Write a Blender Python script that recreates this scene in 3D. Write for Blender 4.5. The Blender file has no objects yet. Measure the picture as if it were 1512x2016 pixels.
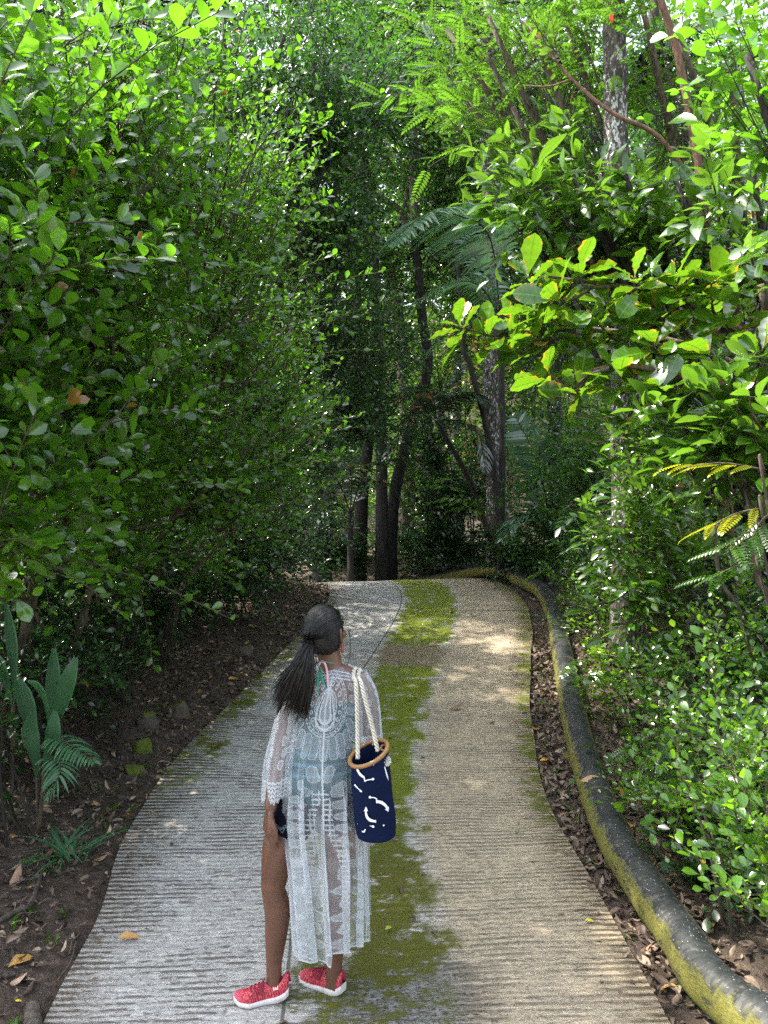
import bpy, math, random
import numpy as np
from mathutils import Vector, Matrix

# ------------------------------------------------------------------ camera, sky, sun, exposure
C = bpy.context.scene
COL = C.collection
CAMZ = 2.0
F_PX = 1500.0
cam_d = bpy.data.cameras.new('camera'); cam = bpy.data.objects.new('camera', cam_d); COL.objects.link(cam)
cam.location = (0, 0, CAMZ); cam.rotation_euler = (math.radians(90), 0, 0)
cam_d.sensor_fit = 'VERTICAL'; cam_d.sensor_height = 36.0; cam_d.lens = 36.0 * F_PX / 2016.0
cam_d.clip_start = 0.05; cam_d.clip_end = 600
C.camera = cam

SUN_EL = math.radians(57); SUN_AZ = math.radians(-74)        # azimuth from +Y towards +X
sdir = Vector((math.cos(SUN_EL) * math.sin(SUN_AZ), math.cos(SUN_EL) * math.cos(SUN_AZ), math.sin(SUN_EL)))
W = bpy.data.worlds.new("World"); C.world = W; W.use_nodes = True
wn = W.node_tree.nodes; wn.clear()
sky = wn.new('ShaderNodeTexSky'); sky.sky_type = 'NISHITA'; sky.sun_disc = False
sky.sun_elevation = SUN_EL; sky.sun_rotation = SUN_AZ; sky.dust_density = 2.5; sky.air_density = 1.0; sky.ozone_density = 0.8
bg = wn.new('ShaderNodeBackground'); bg.inputs[1].default_value = 0.15
wo = wn.new('ShaderNodeOutputWorld')
bw = wn.new('ShaderNodeRGBToBW'); hz = wn.new('ShaderNodeMix'); hz.data_type = 'RGBA'; hz.inputs[0].default_value = 0.62     # thin bright haze over the blue
W.node_tree.links.new(sky.outputs[0], bw.inputs[0]); W.node_tree.links.new(sky.outputs[0], hz.inputs[6]); W.node_tree.links.new(bw.outputs[0], hz.inputs[7])
W.node_tree.links.new(hz.outputs[2], bg.inputs[0]); W.node_tree.links.new(bg.outputs[0], wo.inputs[0])
sl = bpy.data.lights.new('sun', 'SUN'); sl.energy = 2.4; sl.angle = math.radians(0.9); sl.color = (1.0, 0.93, 0.80)
sun = bpy.data.objects.new('sun', sl); COL.objects.link(sun); sun.location = sdir * 40
sun.rotation_euler = sdir.to_track_quat('Z', 'Y').to_euler()
C.view_settings.view_transform = 'Standard'; C.view_settings.look = 'None'
C.view_settings.gamma = 1.0; C.view_settings.exposure = 2.66
C.render.engine = 'CYCLES'
C.cycles.max_bounces = 8; C.cycles.diffuse_bounces = 4; C.cycles.glossy_bounces = 3
C.cycles.transmission_bounces = 5; C.cycles.transparent_max_bounces = 16
C.cycles.use_denoising = False; C.render.filter_size = 1.0
C.cycles.sample_clamp_indirect = 6.0

rng = np.random.default_rng(7)

# ------------------------------------------------------------------ mesh helpers
class MB:
    """collects arrays of vertices and faces; luv = (across, along, random) per vertex"""
    def __init__(s):
        s.v = []; s.q = []; s.t = []; s.a = []; s.n = 0; s.qm = []; s.tm = []
    def add(s, v, q=None, t=None, a=None, m=0):
        v = np.asarray(v, dtype=np.float64).reshape(-1, 3)
        if a is None: a = np.zeros_like(v)
        s.v.append(v); s.a.append(np.asarray(a, dtype=np.float64).reshape(-1, 3))
        if q is not None and len(q):
            q = np.asarray(q, dtype=np.int64).reshape(-1, 4) + s.n; s.q.append(q); s.qm.append(np.full(len(q), m))
        if t is not None and len(t):
            t = np.asarray(t, dtype=np.int64).reshape(-1, 3) + s.n; s.t.append(t); s.tm.append(np.full(len(t), m))
        s.n += len(v)
        return s
    def mesh(s, name, origin=(0, 0, 0), smooth=True):
        me = bpy.data.meshes.new(name)
        v = np.concatenate(s.v) - np.asarray(origin)
        a = np.concatenate(s.a)
        q = np.concatenate(s.q) if s.q else np.zeros((0, 4), int)
        t = np.concatenate(s.t) if s.t else np.zeros((0, 3), int)
        me.vertices.add(len(v)); me.vertices.foreach_set('co', v.astype(np.float32).ravel())
        lv = np.concatenate([q.ravel(), t.ravel()])
        me.loops.add(len(lv)); me.loops.foreach_set('vertex_index', lv.astype(np.int32))
        ls = np.concatenate([np.arange(len(q)) * 4, len(q) * 4 + np.arange(len(t)) * 3])
        me.polygons.add(len(ls)); me.polygons.foreach_set('loop_start', ls.astype(np.int32))
        mi = np.concatenate((s.qm or [np.zeros(0)]) + (s.tm or [np.zeros(0)]))
        if mi.any(): me.polygons.foreach_set('material_index', mi.astype(np.int32))
        me.update(calc_edges=True)
        me.polygons.foreach_set('use_smooth', np.full(len(ls), smooth))
        at = me.attributes.new('luv', 'FLOAT_VECTOR', 'POINT'); at.data.foreach_set('vector', a.astype(np.float32).ravel())
        me.validate()
        return me

ORG = {}
def tag(o, label=None, cat=None, group=None, kind=None):
    if label: o['label'] = label
    if cat: o['category'] = cat
    if group: o['group'] = group
    if kind: o['kind'] = kind
    return o
def empty(name, loc, label=None, cat=None, group=None):
    o = bpy.data.objects.new(name, None); COL.objects.link(o); o.location = loc
    o.empty_display_size = 0.1
    ORG[o] = Vector(loc); return tag(o, label, cat, group)
def obj(name, mb, mat, parent=None, origin=None, smooth=True):
    """one mesh object from world-space arrays; a child shares its parent's origin"""
    if parent is not None: org = ORG[parent]
    else: org = Vector(origin) if origin is not None else Vector((0, 0, 0))
    me = mb.mesh(name, org, smooth) if isinstance(mb, MB) else mb
    for m in (mat if isinstance(mat, (list, tuple)) else [mat]): me.materials.append(m)
    o = bpy.data.objects.new(name, me); COL.objects.link(o)
    if parent is not None: o.parent = parent
    else: o.location = org
    ORG[o] = org
    return o

def nrm(a): return a / np.maximum(np.linalg.norm(a, axis=-1, keepdims=True), 1e-9)
def spline(pts, n):
    """Catmull-Rom through pts, n samples"""
    p = np.asarray(pts, float); k = len(p)
    if k == 2: return p[0] + (p[1] - p[0]) * np.linspace(0, 1, n)[:, None]
    e = np.vstack([2 * p[0] - p[1], p, 2 * p[-1] - p[-2]])
    t = np.linspace(0, k - 1 - 1e-9, n); i = t.astype(int); f = (t - i)[:, None]
    a, b, c, d = e[i], e[i + 1], e[i + 2], e[i + 3]
    return 0.5 * (2 * b + (c - a) * f + (2 * a - 5 * b + 4 * c - d) * f ** 2 + (3 * b - a - 3 * c + d) * f ** 3)
def frames(p):
    t = nrm(np.gradient(p, axis=0))
    up = np.array([0, 0, 1.0]) if abs(t[0][2]) < 0.9 else np.array([0, 1.0, 0])
    s = np.zeros_like(p); s[0] = nrm(np.cross(t[0], up)[None])[0]
    for i in range(1, len(p)):
        x = s[i - 1] - t[i] * np.dot(s[i - 1], t[i]); s[i] = x / max(np.linalg.norm(x), 1e-9)
    return t, s, np.cross(s, t)
def tube(mb, pts, rad, sides=8, n=None, cap=True, rnd=0.0, rough=0.0, m=0, flat=1.0):
    """round tube along pts; rad is a number or one per point"""
    p = np.asarray(pts, float)
    r = np.full(len(p), rad, float) if np.isscalar(rad) else np.asarray(rad, float)
    if n:
        r = np.interp(np.linspace(0, len(p) - 1, n), np.arange(len(p)), r); p = spline(p, n)
    t, s, b = frames(p); k = len(p)
    ang = np.arange(sides) / sides * 2 * np.pi
    rr = np.repeat(r[:, None], sides, 1)
    if rough: rr = rr * (1 + rough * rng.standard_normal(rr.shape))
    v = p[:, None] + rr[..., None] * (np.cos(ang)[None, :, None] * s[:, None] + flat * np.sin(ang)[None, :, None] * b[:, None])
    L = np.concatenate([[0], np.cumsum(np.linalg.norm(np.diff(p, axis=0), axis=1))])
    a = np.stack([np.repeat((np.arange(sides) / sides)[None], k, 0), np.repeat(L[:, None], sides, 1), np.full((k, sides), rnd)], -1)
    i = np.arange(k - 1)[:, None] * sides; j = np.arange(sides)[None]
    q = np.stack([i + j, i + (j + 1) % sides, i + sides + (j + 1) % sides, i + sides + j], -1).reshape(-1, 4)
    v = v.reshape(-1, 3); a = a.reshape(-1, 3); tr = []
    if cap:
        v = np.vstack([v, p[0], p[-1]]); a = np.vstack([a, a[0], a[-1]])
        o = k * sides; e = (k - 1) * sides
        tr = [(o, (x + 1) % sides, x) for x in range(sides)] + [(o + 1, e + x, e + (x + 1) % sides) for x in range(sides)]
    mb.add(v, q, tr, a, m); return mb
def tubes(mb, P, R, sides=4, rnd=None):
    """many tubes at once: P (N,k,3), R (N,k)"""
    N, k, _ = P.shape
    t = nrm(np.gradient(P, axis=1))
    ref = np.where(np.abs(t[:, :1, 2:3]) < 0.9, np.array([0, 0, 1.0]), np.array([1.0, 0, 0]))
    s = nrm(np.cross(t, ref)); b = np.cross(s, t)
    ang = np.arange(sides) / sides * 2 * np.pi
    v = P[:, :, None] + R[:, :, None, None] * (np.cos(ang)[None, None, :, None] * s[:, :, None] + np.sin(ang)[None, None, :, None] * b[:, :, None])
    if rnd is None: rnd = rng.random(N)
    a = np.zeros(v.shape); a[..., 0] = (np.arange(sides) / sides); a[..., 1] = np.linspace(0, 1, k)[None, :, None]; a[..., 2] = rnd[:, None, None]
    i = np.arange(k - 1)[:, None] * sides; j = np.arange(sides)[None]
    q = np.stack([i + j, i + (j + 1) % sides, i + sides + (j + 1) % sides, i + sides + j], -1).reshape(-1, 4)
    q = (np.arange(N)[:, None, None] * (k * sides) + q[None]).reshape(-1, 4)
    mb.add(v, q, None, a); return mb
def grid(mb, V, A=None, m=0, closed=False):
    """V (r,c,3) sheet of quads"""
    r, c, _ = V.shape
    i = np.arange(r - 1)[:, None] * c; j = np.arange(c if closed else c - 1)[None]
    q = np.stack([i + j, i + (j + 1) % c, i + c + (j + 1) % c, i + c + j], -1).reshape(-1, 4)
    mb.add(V, q, None, A, m); return mb
def smoothstep(a, b, x):
    t = np.clip((x - a) / (b - a), 0, 1); return t * t * (3 - 2 * t)
def wob(x, y, seed=0, f=1.0):
    """cheap smooth 2-d noise in about -1..1"""
    r = np.random.default_rng(seed); o = 0
    for k in range(7):
        th = r.random() * 6.28; w = f * (0.6 + 1.8 * r.random()); o = o + np.sin((x * math.cos(th) + y * math.sin(th)) * w + r.random() * 6.28)
    return o / 3.2

# ------------------------------------------------------------------ material helper
class G:
    def __init__(s, name):
        s.m = bpy.data.materials.new(name); s.m.use_nodes = True; s.t = s.m.node_tree; s.t.nodes.clear()
        s.out = s.t.nodes.new('ShaderNodeOutputMaterial')
    def n(s, kind, **kw):
        x = s.t.nodes.new('ShaderNode' + kind)
        for k, v in kw.items(): setattr(x, k, v)
        return x
    def put(s, sock, val):
        if isinstance(val, bpy.types.NodeSocket): s.t.links.new(val, sock)
        elif isinstance(val, (tuple, list)) and len(val) == 3 and sock.type == 'RGBA': sock.default_value = (*val, 1)
        else: sock.default_value = val
    def attr(s, name='luv'):
        x = s.n('Attribute', attribute_name=name); sp = s.n('SeparateXYZ'); s.t.links.new(x.outputs['Vector'], sp.inputs[0])
        return x.outputs['Vector'], sp.outputs[0], sp.outputs[1], sp.outputs[2]
    def math(s, op, a, b=0.0, c=None, clamp=False):
        x = s.n('Math', operation=op, use_clamp=clamp); s.put(x.inputs[0], a); s.put(x.inputs[1], b)
        if c is not None: s.put(x.inputs[2], c)
        return x.outputs[0]
    def mix(s, f, a, b, blend='MIX'):
        x = s.n('Mix', data_type='RGBA', blend_type=blend); s.put(x.inputs[0], f); s.put(x.inputs[6], a); s.put(x.inputs[7], b)
        return x.outputs[2]
    def noise(s, vec, scale=5, detail=3, rough=0.55, dist=0.0):
        x = s.n('TexNoise'); s.put(x.inputs['Vector'], vec); x.inputs['Scale'].default_value = scale
        x.inputs['Detail'].default_value = detail; x.inputs['Roughness'].default_value = rough; x.inputs['Distortion'].default_value = dist
        return x.outputs[0]
    def voro(s, vec, scale=5, feature='F1'):
        x = s.n('TexVoronoi', feature=feature); s.put(x.inputs['Vector'], vec); x.inputs['Scale'].default_value = scale; return x
    def ramp(s, f, st):
        x = s.n('ValToRGB'); s.put(x.inputs[0], f); e = x.color_ramp.elements
        while len(e) < len(st): e.new(0.5)
        for k, (p, c) in enumerate(st):
            e[k].position = p; e[k].color = (*c, 1) if isinstance(c, (tuple, list)) else (c, c, c, 1)
        return x.outputs[0]
    def step(s, x, lo, hi):
        y = s.n('MapRange', interpolation_type='SMOOTHSTEP'); s.put(y.inputs[0], x); y.inputs[1].default_value = lo; y.inputs[2].default_value = hi
        return y.outputs[0]
    def scale(s, vec, v):
        x = s.n('VectorMath', operation='MULTIPLY'); s.put(x.inputs[0], vec); x.inputs[1].default_value = v; return x.outputs[0]
    def obj(s): return s.n('TexCoord').outputs['Object']
    def bump(s, h, strength=0.5, dist=0.02):
        x = s.n('Bump'); s.put(x.inputs['Height'], h); x.inputs['Strength'].default_value = strength; x.inputs['Distance'].default_value = dist
        return x.outputs[0]
    def bsdf(s, col, rough=0.6, normal=None, **kw):
        x = s.n('BsdfPrincipled'); s.put(x.inputs['Base Color'], col); s.put(x.inputs['Roughness'], rough)
        if normal is not None: s.put(x.inputs['Normal'], normal)
        for k, v in kw.items(): s.put(x.inputs[k], v)
        return x.outputs[0]
    def done(s, sh): s.t.links.new(sh, s.out.inputs[0]); return s.m

def leaf_mat(name, dark, light, trans, rough=0.33, tmix=0.42, old=(0.30, 0.16, 0.03), oldp=0.03, vein=0.5, spec=0.5, edge=None, coat=.5):
    """leaf: glossy upper skin over a see-through blade; colour varies leaf by leaf, veins paler"""
    dark, light, trans = [tuple(c * k for c in x) for x, k in ((dark, .55), (light, .62), (trans, .62))]
    g = G(name); vec, u, v, r = g.attr()
    col = g.mix(r, dark, light)
    tc = g.mix(r, tuple(c * 0.75 for c in trans), trans)
    if vein:
        mid = g.math('SUBTRACT', 1.0, g.step(g.math('ABSOLUTE', u), 0.02, 0.12))
        sv = g.math('SINE', g.math('ADD', g.math('MULTIPLY', v, 62.0), g.math('MULTIPLY', g.math('ABSOLUTE', u), -9.0)))
        side = g.step(sv, 0.80, 1.0)
        ve = g.math('MULTIPLY', g.math('MAXIMUM', mid, g.math('MULTIPLY', side, 0.5)), vein)
        col = g.mix(ve, col, tuple(min(1, c * 1.9 + 0.02) for c in light)); tc = g.mix(ve, tc, tuple(c * 0.5 for c in trans))
    if edge is not None:                                       # browned, nibbled margins
        ed = g.math('MULTIPLY', g.step(g.math('ABSOLUTE', u), 0.55, 1.0), g.step(g.noise(g.obj(), 9, 2), 0.52, 0.62))
        col = g.mix(ed, col, edge); tc = g.mix(ed, tc, tuple(min(1, c * 2.0) for c in edge))
    ol = g.step(r, 1 - oldp - 0.004, 1 - oldp) if oldp else 0.0
    col = g.mix(ol, col, old); tc = g.mix(ol, tc, tuple(c * 1.3 for c in old))
    p = g.bsdf(col, rough * .62, **{'Specular IOR Level': spec + .3, 'Coat Weight': coat, 'Coat Roughness': .12, 'Coat IOR': 1.55})
    tr = g.n('BsdfTranslucent'); g.put(tr.inputs[0], tc)
    mx = g.n('MixShader'); mx.inputs[0].default_value = tmix
    g.t.links.new(p, mx.inputs[1]); g.t.links.new(tr.outputs[0], mx.inputs[2])
    return g.done(mx.outputs[0])

def bark_mat(name, dark, light, spots=0.0, spotcol=(0.45, 0.47, 0.44), scale=1.0):
    g = G(name); o = g.obj()
    st = g.scale(o, (14 * scale, 14 * scale, 2.2 * scale))
    n1 = g.noise(st, 2.2, 5, 0.65); n2 = g.noise(o, 2.0, 3)
    col = g.mix(g.step(n1, 0.35, 0.65), dark, light)
    col = g.mix(g.math('MULTIPLY', n2, 0.5), col, tuple(c * 0.5 for c in dark))
    if spots:
        sp = g.step(g.noise(g.scale(o, (1, 1, 0.45)), 34, 3, 0.6), 0.62 - spots * 0.1, 0.70 - spots * 0.1)
        col = g.mix(g.math('MULTIPLY', sp, g.step(g.noise(o, 1.6, 2), 0.35, 0.6)), col, spotcol)
    return g.done(g.bsdf(col, 0.85, g.bump(n1, 0.9, 0.03)))

def flat_mat(name, col, rough=0.6, **kw):
    g = G(name); nz = g.noise(g.obj(), 40, 3)
    return g.done(g.bsdf(g.mix(nz, tuple(c * 0.8 for c in col), tuple(min(1, c * 1.15) for c in col)), rough, **kw))
# ------------------------------------------------------------------ terrain and road
def P(px, py, d): return np.array([(px - 756) / F_PX * d, d, CAMZ - (py - 1008) / F_PX * d])
_zy = np.array([-30, -8, 0, 2, 3, 4, 5, 6, 7, 8, 9, 10, 10.7, 11.3, 12, 13, 14, 16, 20, 30, 60])
_zz = np.array([-2.2, -0.75, -.2, -.06, 0, .10, .215, .37, .54, .70, .84, .945, .985, .985, .93, .80, .66, .42, .1, -.3, -.6])
_yy = np.linspace(-30, 60, 1801); _z0 = np.interp(_yy, _zy, _zz)
_k = np.exp(-np.linspace(-2, 2, 25) ** 2); _k /= _k.sum()
_z1 = np.convolve(np.pad(_z0, 12, 'edge'), _k, 'valid')
def zroad(y): return np.interp(y, _yy, _z1)
def zside(y): return np.interp(y, [-30, 10.4, 11.5, 40, 60], [-2.2, .99, 1.02, 1.25, 1.4]) * (y > 10) + zroad(y) * (y <= 10)
CL = spline([(-.3, -14, 0), (-.18, -4, 0), (-.09, 1.5, 0), (-.10, 3, 0), (-.19, 4.6, 0), (-.16, 5.4, 0), (.0, 6.5, 0), (.20, 7.5, 0), (.42, 8.6, 0), (.52, 9.6, 0), (.47, 10.6, 0), (.28, 11.5, 0),
             (-.35, 12.9, 0), (-1.4, 14.0, 0), (-2.9, 14.9, 0), (-5, 15.6, 0), (-9, 16.3, 0), (-16, 17.5, 0)], 260)[:, :2]
CLt = nrm(np.gradient(CL, axis=0)); CLn = np.stack([CLt[:, 1], -CLt[:, 0]], -1)
CLs = np.concatenate([[0], np.cumsum(np.linalg.norm(np.diff(CL, axis=0), axis=1))])
CLz = zroad(np.where(CL[:, 1] < 11, CL[:, 1], 11 + (np.maximum(CLs - np.interp(11, CL[:, 1], CLs), 0))))
HW = 1.225
def road_coord(x, y):
    """signed distance right of the centre line and height of the road there"""
    x = np.asarray(x, float); y = np.asarray(y, float); sh = x.shape
    q = np.stack([x.ravel(), y.ravel()], -1); sd = np.zeros(len(q)); zz = np.zeros(len(q))
    for a in range(0, len(q), 20000):
        d = q[a:a + 20000, None] - CL[None]; i = (d ** 2).sum(-1).argmin(1); r = np.arange(len(i))
        dd = d[r, i]; sd[a:a + 20000] = (dd * CLn[i]).sum(-1); zz[a:a + 20000] = CLz[i]
        L = np.linalg.norm(dd, axis=1); s = sd[a:a + 20000]
        sd[a:a + 20000] = np.where(np.abs(s) > 1e-6, np.sign(s) * L, L)
    return sd.reshape(sh), zz.reshape(sh)
def H(x, y):
    x = np.asarray(x, float); y = np.asarray(y, float)
    sd, zr = road_coord(x, y)
    e = np.maximum(np.abs(sd) - HW, 0)
    zs = zside(y)
    near = smoothstep(0.1, 1.6, e)
    b = zr * (1 - near) + np.maximum(zs, zr - .02) * near
    left = -.035 + .03 * smoothstep(0, .4, e) + .13 * np.minimum(e, 6)
    right = -.035 + .02 * smoothstep(0, .3, e) - .16 * np.clip(e - .75, 0, 3) * smoothstep(11, 7, y) + .1 * np.clip(e - 3, 0, 10)
    z = b + np.where(sd < 0, left, right)
    z = np.where(np.abs(sd) < HW + .01, zr - .07, z)
    z = z + smoothstep(0.05, 0.4, e) * (0.018 * wob(x, y, 3, 5.0) + 0.03 * wob(x, y, 4, 1.6))
    z = z + smoothstep(24, 60, y) * 15 + smoothstep(14, 60, np.abs(x)) * 10 * smoothstep(-10, 12, y)
    return z
def spaced(lo, hi, c, n, k):
    t = np.linspace(-1, 1, n); s = np.sinh(k * t) / np.sinh(k)
    return np.where(s < 0, c + s * (c - lo), c + s * (hi - c))
gx = spaced(-220, 220, 0, 220, 6.2); gy = spaced(-120, 320, 5.5, 300, 5.6)
GX, GY = np.meshgrid(gx, gy); GZ = H(GX, GY)
mb = MB(); grid(mb, np.stack([GX, GY, GZ], -1))
g = G('soil'); o = g.obj()
n1 = g.noise(o, 1.3, 4); n2 = g.noise(o, 26, 6, .7); n3 = g.noise(o, 7, 4)
col = g.ramp(n2, [(.3, (.026, .019, .014)), (.5, (.078, .054, .040)), (.68, (.16, .115, .085))])
col = g.mix(g.step(n1, .5, .65), col, (.045, .030, .018)); col = g.mix(g.step(n3, .62, .72), col, (.15, .09, .06))
M_soil = g.done(g.bsdf(col, .95, g.bump(n2, 1.0, .05)))
tag(obj('ground', mb, M_soil), kind='structure')

# the concrete road: (u across in metres, v along)
iu = np.linspace(-1, 1, 61); sel = np.arange(0, len(CL))
fine = np.interp(np.linspace(0, CLs[-1], 1700), CLs, np.arange(len(CL)))
def cl(i):
    k = np.arange(len(CL)); x = np.interp(i, k, CL[:, 0]); y = np.interp(i, k, CL[:, 1]); n = nrm(np.stack([np.interp(i, k, CLn[:, 0]), np.interp(i, k, CLn[:, 1])], -1))
    return x, y, n, np.interp(i, k, CLz), np.interp(i, k, CLs)
fx, fy, fn, fz, fs = cl(fine)
U = iu[None] * HW * np.ones((len(fx), 1))
edge = (np.abs(iu) > .97)[None] * (0.016 * wob(fs[:, None] * 1.0, U * 0 + np.sign(U) * 9, 11, 7.0))
U = U + edge * .5 - .085 * np.exp(-((fy[:, None] - 5.0) / 1.0) ** 2) * np.clip(-iu, 0, 1)[None]
RX = fx[:, None] + fn[:, :1] * U; RY = fy[:, None] + fn[:, 1:] * U
# brushed ridges across the road, washed out in places
ph = fs[:, None] * 2 * np.pi / .034 + 1.5 * wob(U * 1.2, fs[:, None] * .8, 21, 2.4) + .5 * wob(U * 3, fs[:, None], 24, 4.0)
amp = .0 * np.clip(.75 + .6 * wob(U, fs[:, None], 22, 2.2), .1, 1.4)
RZ = fz[:, None] + amp * np.sin(ph) + .004 * wob(U * 2, fs[:, None] * 2, 23, 2.0) + .0012 * rng.standard_normal(U.shape)
A = np.stack([U, np.repeat(fs[:, None], 61, 1), np.sin(ph)], -1)
mb = MB(); grid(mb, np.stack([RX, RY, RZ], -1), A)
for sgn, col_i in ((-1, 0), (1, 60)):                          # slab side faces
    top = np.stack([RX[:, col_i], RY[:, col_i], RZ[:, col_i]], -1); bot = top - np.array([0, 0, .16])
    V = np.stack([top, bot], 1) if sgn > 0 else np.stack([bot, top], 1)
    aa = np.stack([A[:, col_i], A[:, col_i]], 1); grid(mb, V, aa)
V0 = float(np.interp(3.1, CL[:, 1], CLs))                      # v at the walker
def vy(y): return float(np.interp(y, CL[:, 1], CLs))
g = G('weathered_concrete'); vec, u, v, _r = g.attr()
big = g.noise(vec, 1.1, 4, .6); mid = g.noise(vec, 6, 5, .65); fin = g.noise(vec, 55, 4, .7)
strk = g.noise(g.scale(vec, (13, 62, 0)), 1.0, 6, .78)              # streaks along the brush marks
fl = g.noise(g.scale(vec, (42, 105, 0)), 1.0, 5, .82)
warp = g.math('ADD', g.math('MULTIPLY', g.noise(g.scale(vec, (.9, 1.6, 0)), 1.0, 2), 9.0), g.math('MULTIPLY', g.noise(g.scale(vec, (5, 7, 0)), 1.0, 3), 2.6))
rid = g.math('SINE', g.math('ADD', g.math('MULTIPLY', v, 2 * math.pi / .036), warp))       # brushed ridges, one every 36 mm
worn = g.noise(g.scale(vec, (2.2, 5, 0)), 1.0, 4, .7)
groove = g.math('MULTIPLY', g.step(rid, -.05, -.55), g.step(g.math('ADD', g.noise(g.scale(vec, (14, 27, 0)), 1.0, 5, .8), g.math('MULTIPLY', g.math('SUBTRACT', worn, .5), 2.6)), .46, .60))
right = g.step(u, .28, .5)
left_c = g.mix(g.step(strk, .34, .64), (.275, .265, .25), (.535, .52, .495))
right_c = g.mix(g.step(strk, .34, .64), (.25, .20, .14), (.50, .415, .295))  # sandy dust tint, with the lane's warm sunlight painted into it too
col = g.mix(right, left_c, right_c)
col = g.mix(g.math('MULTIPLY', groove, g.math('SUBTRACT', .80, g.math('MULTIPLY', right, .22))), col, (.070, .060, .048))          # dirt lying in the grooves
col = g.mix(g.math('MULTIPLY', g.step(mid, .55, .68), .45), col, (.12, .11, .095))
col = g.mix(g.math('MULTIPLY', g.step(fl, .52, .61), .82), col, (.085, .075, .062))           # dark flecks
col = g.mix(g.math('MULTIPLY', g.step(fl, .42, .33), .75), col, (.62, .61, .59))             # pale lime bloom
# dirt and brown algae at both edges
ed = g.step(g.math('ADD', g.math('ABSOLUTE', u), g.math('MULTIPLY', g.math('SUBTRACT', mid, .5), .9)), .93, 1.22)
col = g.mix(g.math('MULTIPLY', ed, g.step(g.math('ADD', strk, g.math('MULTIPLY', rid, -.06)), .40, .56)), col, (.060, .040, .022))
# dark patch by the walker's feet
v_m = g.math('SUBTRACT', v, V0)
foot_patch = g.step(g.math('ADD', g.math('ADD', g.math('POWER', g.math('MULTIPLY', g.math('SUBTRACT', u, .16), 2.0), 2.0), g.math('POWER', g.math('MULTIPLY', g.math('ADD', v_m, .02), 2.2), 2.0)), g.math('MULTIPLY', g.math('SUBTRACT', mid, .5), 2.2)), .75, .3)
col = g.mix(g.math('MULTIPLY', foot_patch, g.step(fl, .62, .42)), col, (.04, .038, .03))
# moss: the middle strip and patches along the edges
w = g.math('MULTIPLY', g.math('SUBTRACT', g.noise(g.scale(vec, (1.0, 1.0, 0)), 2.6, 5, .62), .5), .62)
strip = g.step(g.math('ADD', g.math('ABSOLUTE', g.math('SUBTRACT', u, .07)), w), .35, .26)
near_fade = g.step(v_m, -.35, .5)
mo = g.math('MULTIPLY', strip, g.step(g.math('ADD', g.noise(g.scale(vec, (6, 11, 0)), 1.0, 6, .74), g.math('MULTIPLY', g.math('SUBTRACT', near_fade, 1), .14)), .36, .47))
pl = g.math('MULTIPLY', g.step(g.math('ADD', u, g.math('MULTIPLY', w, .9)), -.98, -1.14), g.math('MULTIPLY', g.step(v, vy(4.7), vy(5.4)), g.step(v, vy(9.2), vy(7.6))))
pr = g.math('MULTIPLY', g.step(g.math('SUBTRACT', u, g.math('MULTIPLY', w, .9)), 1.06, 1.18), g.math('MULTIPLY', g.step(v, vy(4.1), vy(4.8)), 1.0))
patch = g.math('MULTIPLY', g.math('MAXIMUM', pl, pr), g.step(g.noise(g.scale(vec, (4, 7, 0)), 1.0, 5, .7), .46, .56))
moss = g.math('MAXIMUM', mo, patch)
gap = g.math('MULTIPLY', g.step(v, vy(7.05), vy(7.25)), g.step(v, vy(7.85), vy(7.6)))          # bare soil lying across the strip
gap = g.math('MULTIPLY', gap, g.step(g.math('ADD', g.math('ABSOLUTE', g.math('SUBTRACT', u, .08)), w), .42, .30))
mc = g.ramp(g.noise(vec, 38, 5, .75), [(.28, (.045, .050, .005)), (.5, (.165, .205, .010)), (.72, (.34, .39, .03))])
mc = g.mix(g.math('MULTIPLY', g.step(v, vy(5.2), vy(4.0)), .55), mc, (.075, .055, .012))                  # browner moss nearer the camera
mc = g.mix(g.math('MULTIPLY', patch, .5), mc, (.045, .045, .010))
sp = g.voro(vec, 46); mc = g.mix(g.math('MULTIPLY', g.step(sp.outputs[0], .16, .08), .8), mc, (.45, .45, .42))
col = g.mix(moss, col, mc)
soilc = g.mix(g.step(g.noise(vec, 30, 5, .8), .38, .62), (.10, .072, .045), (.42, .33, .24))
col = g.mix(g.math('MULTIPLY', gap, g.step(g.noise(vec, 13, 5, .8), .36, .50)), col, soilc)
# construction joints beside the strip
jt = g.math('MULTIPLY', g.step(g.math('ABSOLUTE', g.math('ADD', u, .30)), .011, .005), .75)
jt = g.math('MAXIMUM', jt, g.math('MULTIPLY', g.step(g.math('ABSOLUTE', g.math('SUBTRACT', v, g.math('ADD', vy(9.05), g.math('MULTIPLY', w, .25)))), .022, .008), g.math('MULTIPLY', g.step(u, .4, .42), .75)))
col = g.mix(jt, col, (.03, .028, .02))
hgt = g.math('ADD', g.math('ADD', g.math('MULTIPLY', fin, .35), g.math('MULTIPLY', rid, .30)), g.math('ADD', g.math('MULTIPLY', fl, .7), g.math('MULTIPLY', moss, g.math('MULTIPLY', g.noise(vec, 90, 3, .7), 1.6))))
ro = g.mix(moss, g.math('SUBTRACT', .80, g.math('MULTIPLY', strk, .35)), (.95, .95, .95))
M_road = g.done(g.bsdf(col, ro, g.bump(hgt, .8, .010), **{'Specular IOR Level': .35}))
tag(obj('road', mb, M_road), kind='structure')

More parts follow.
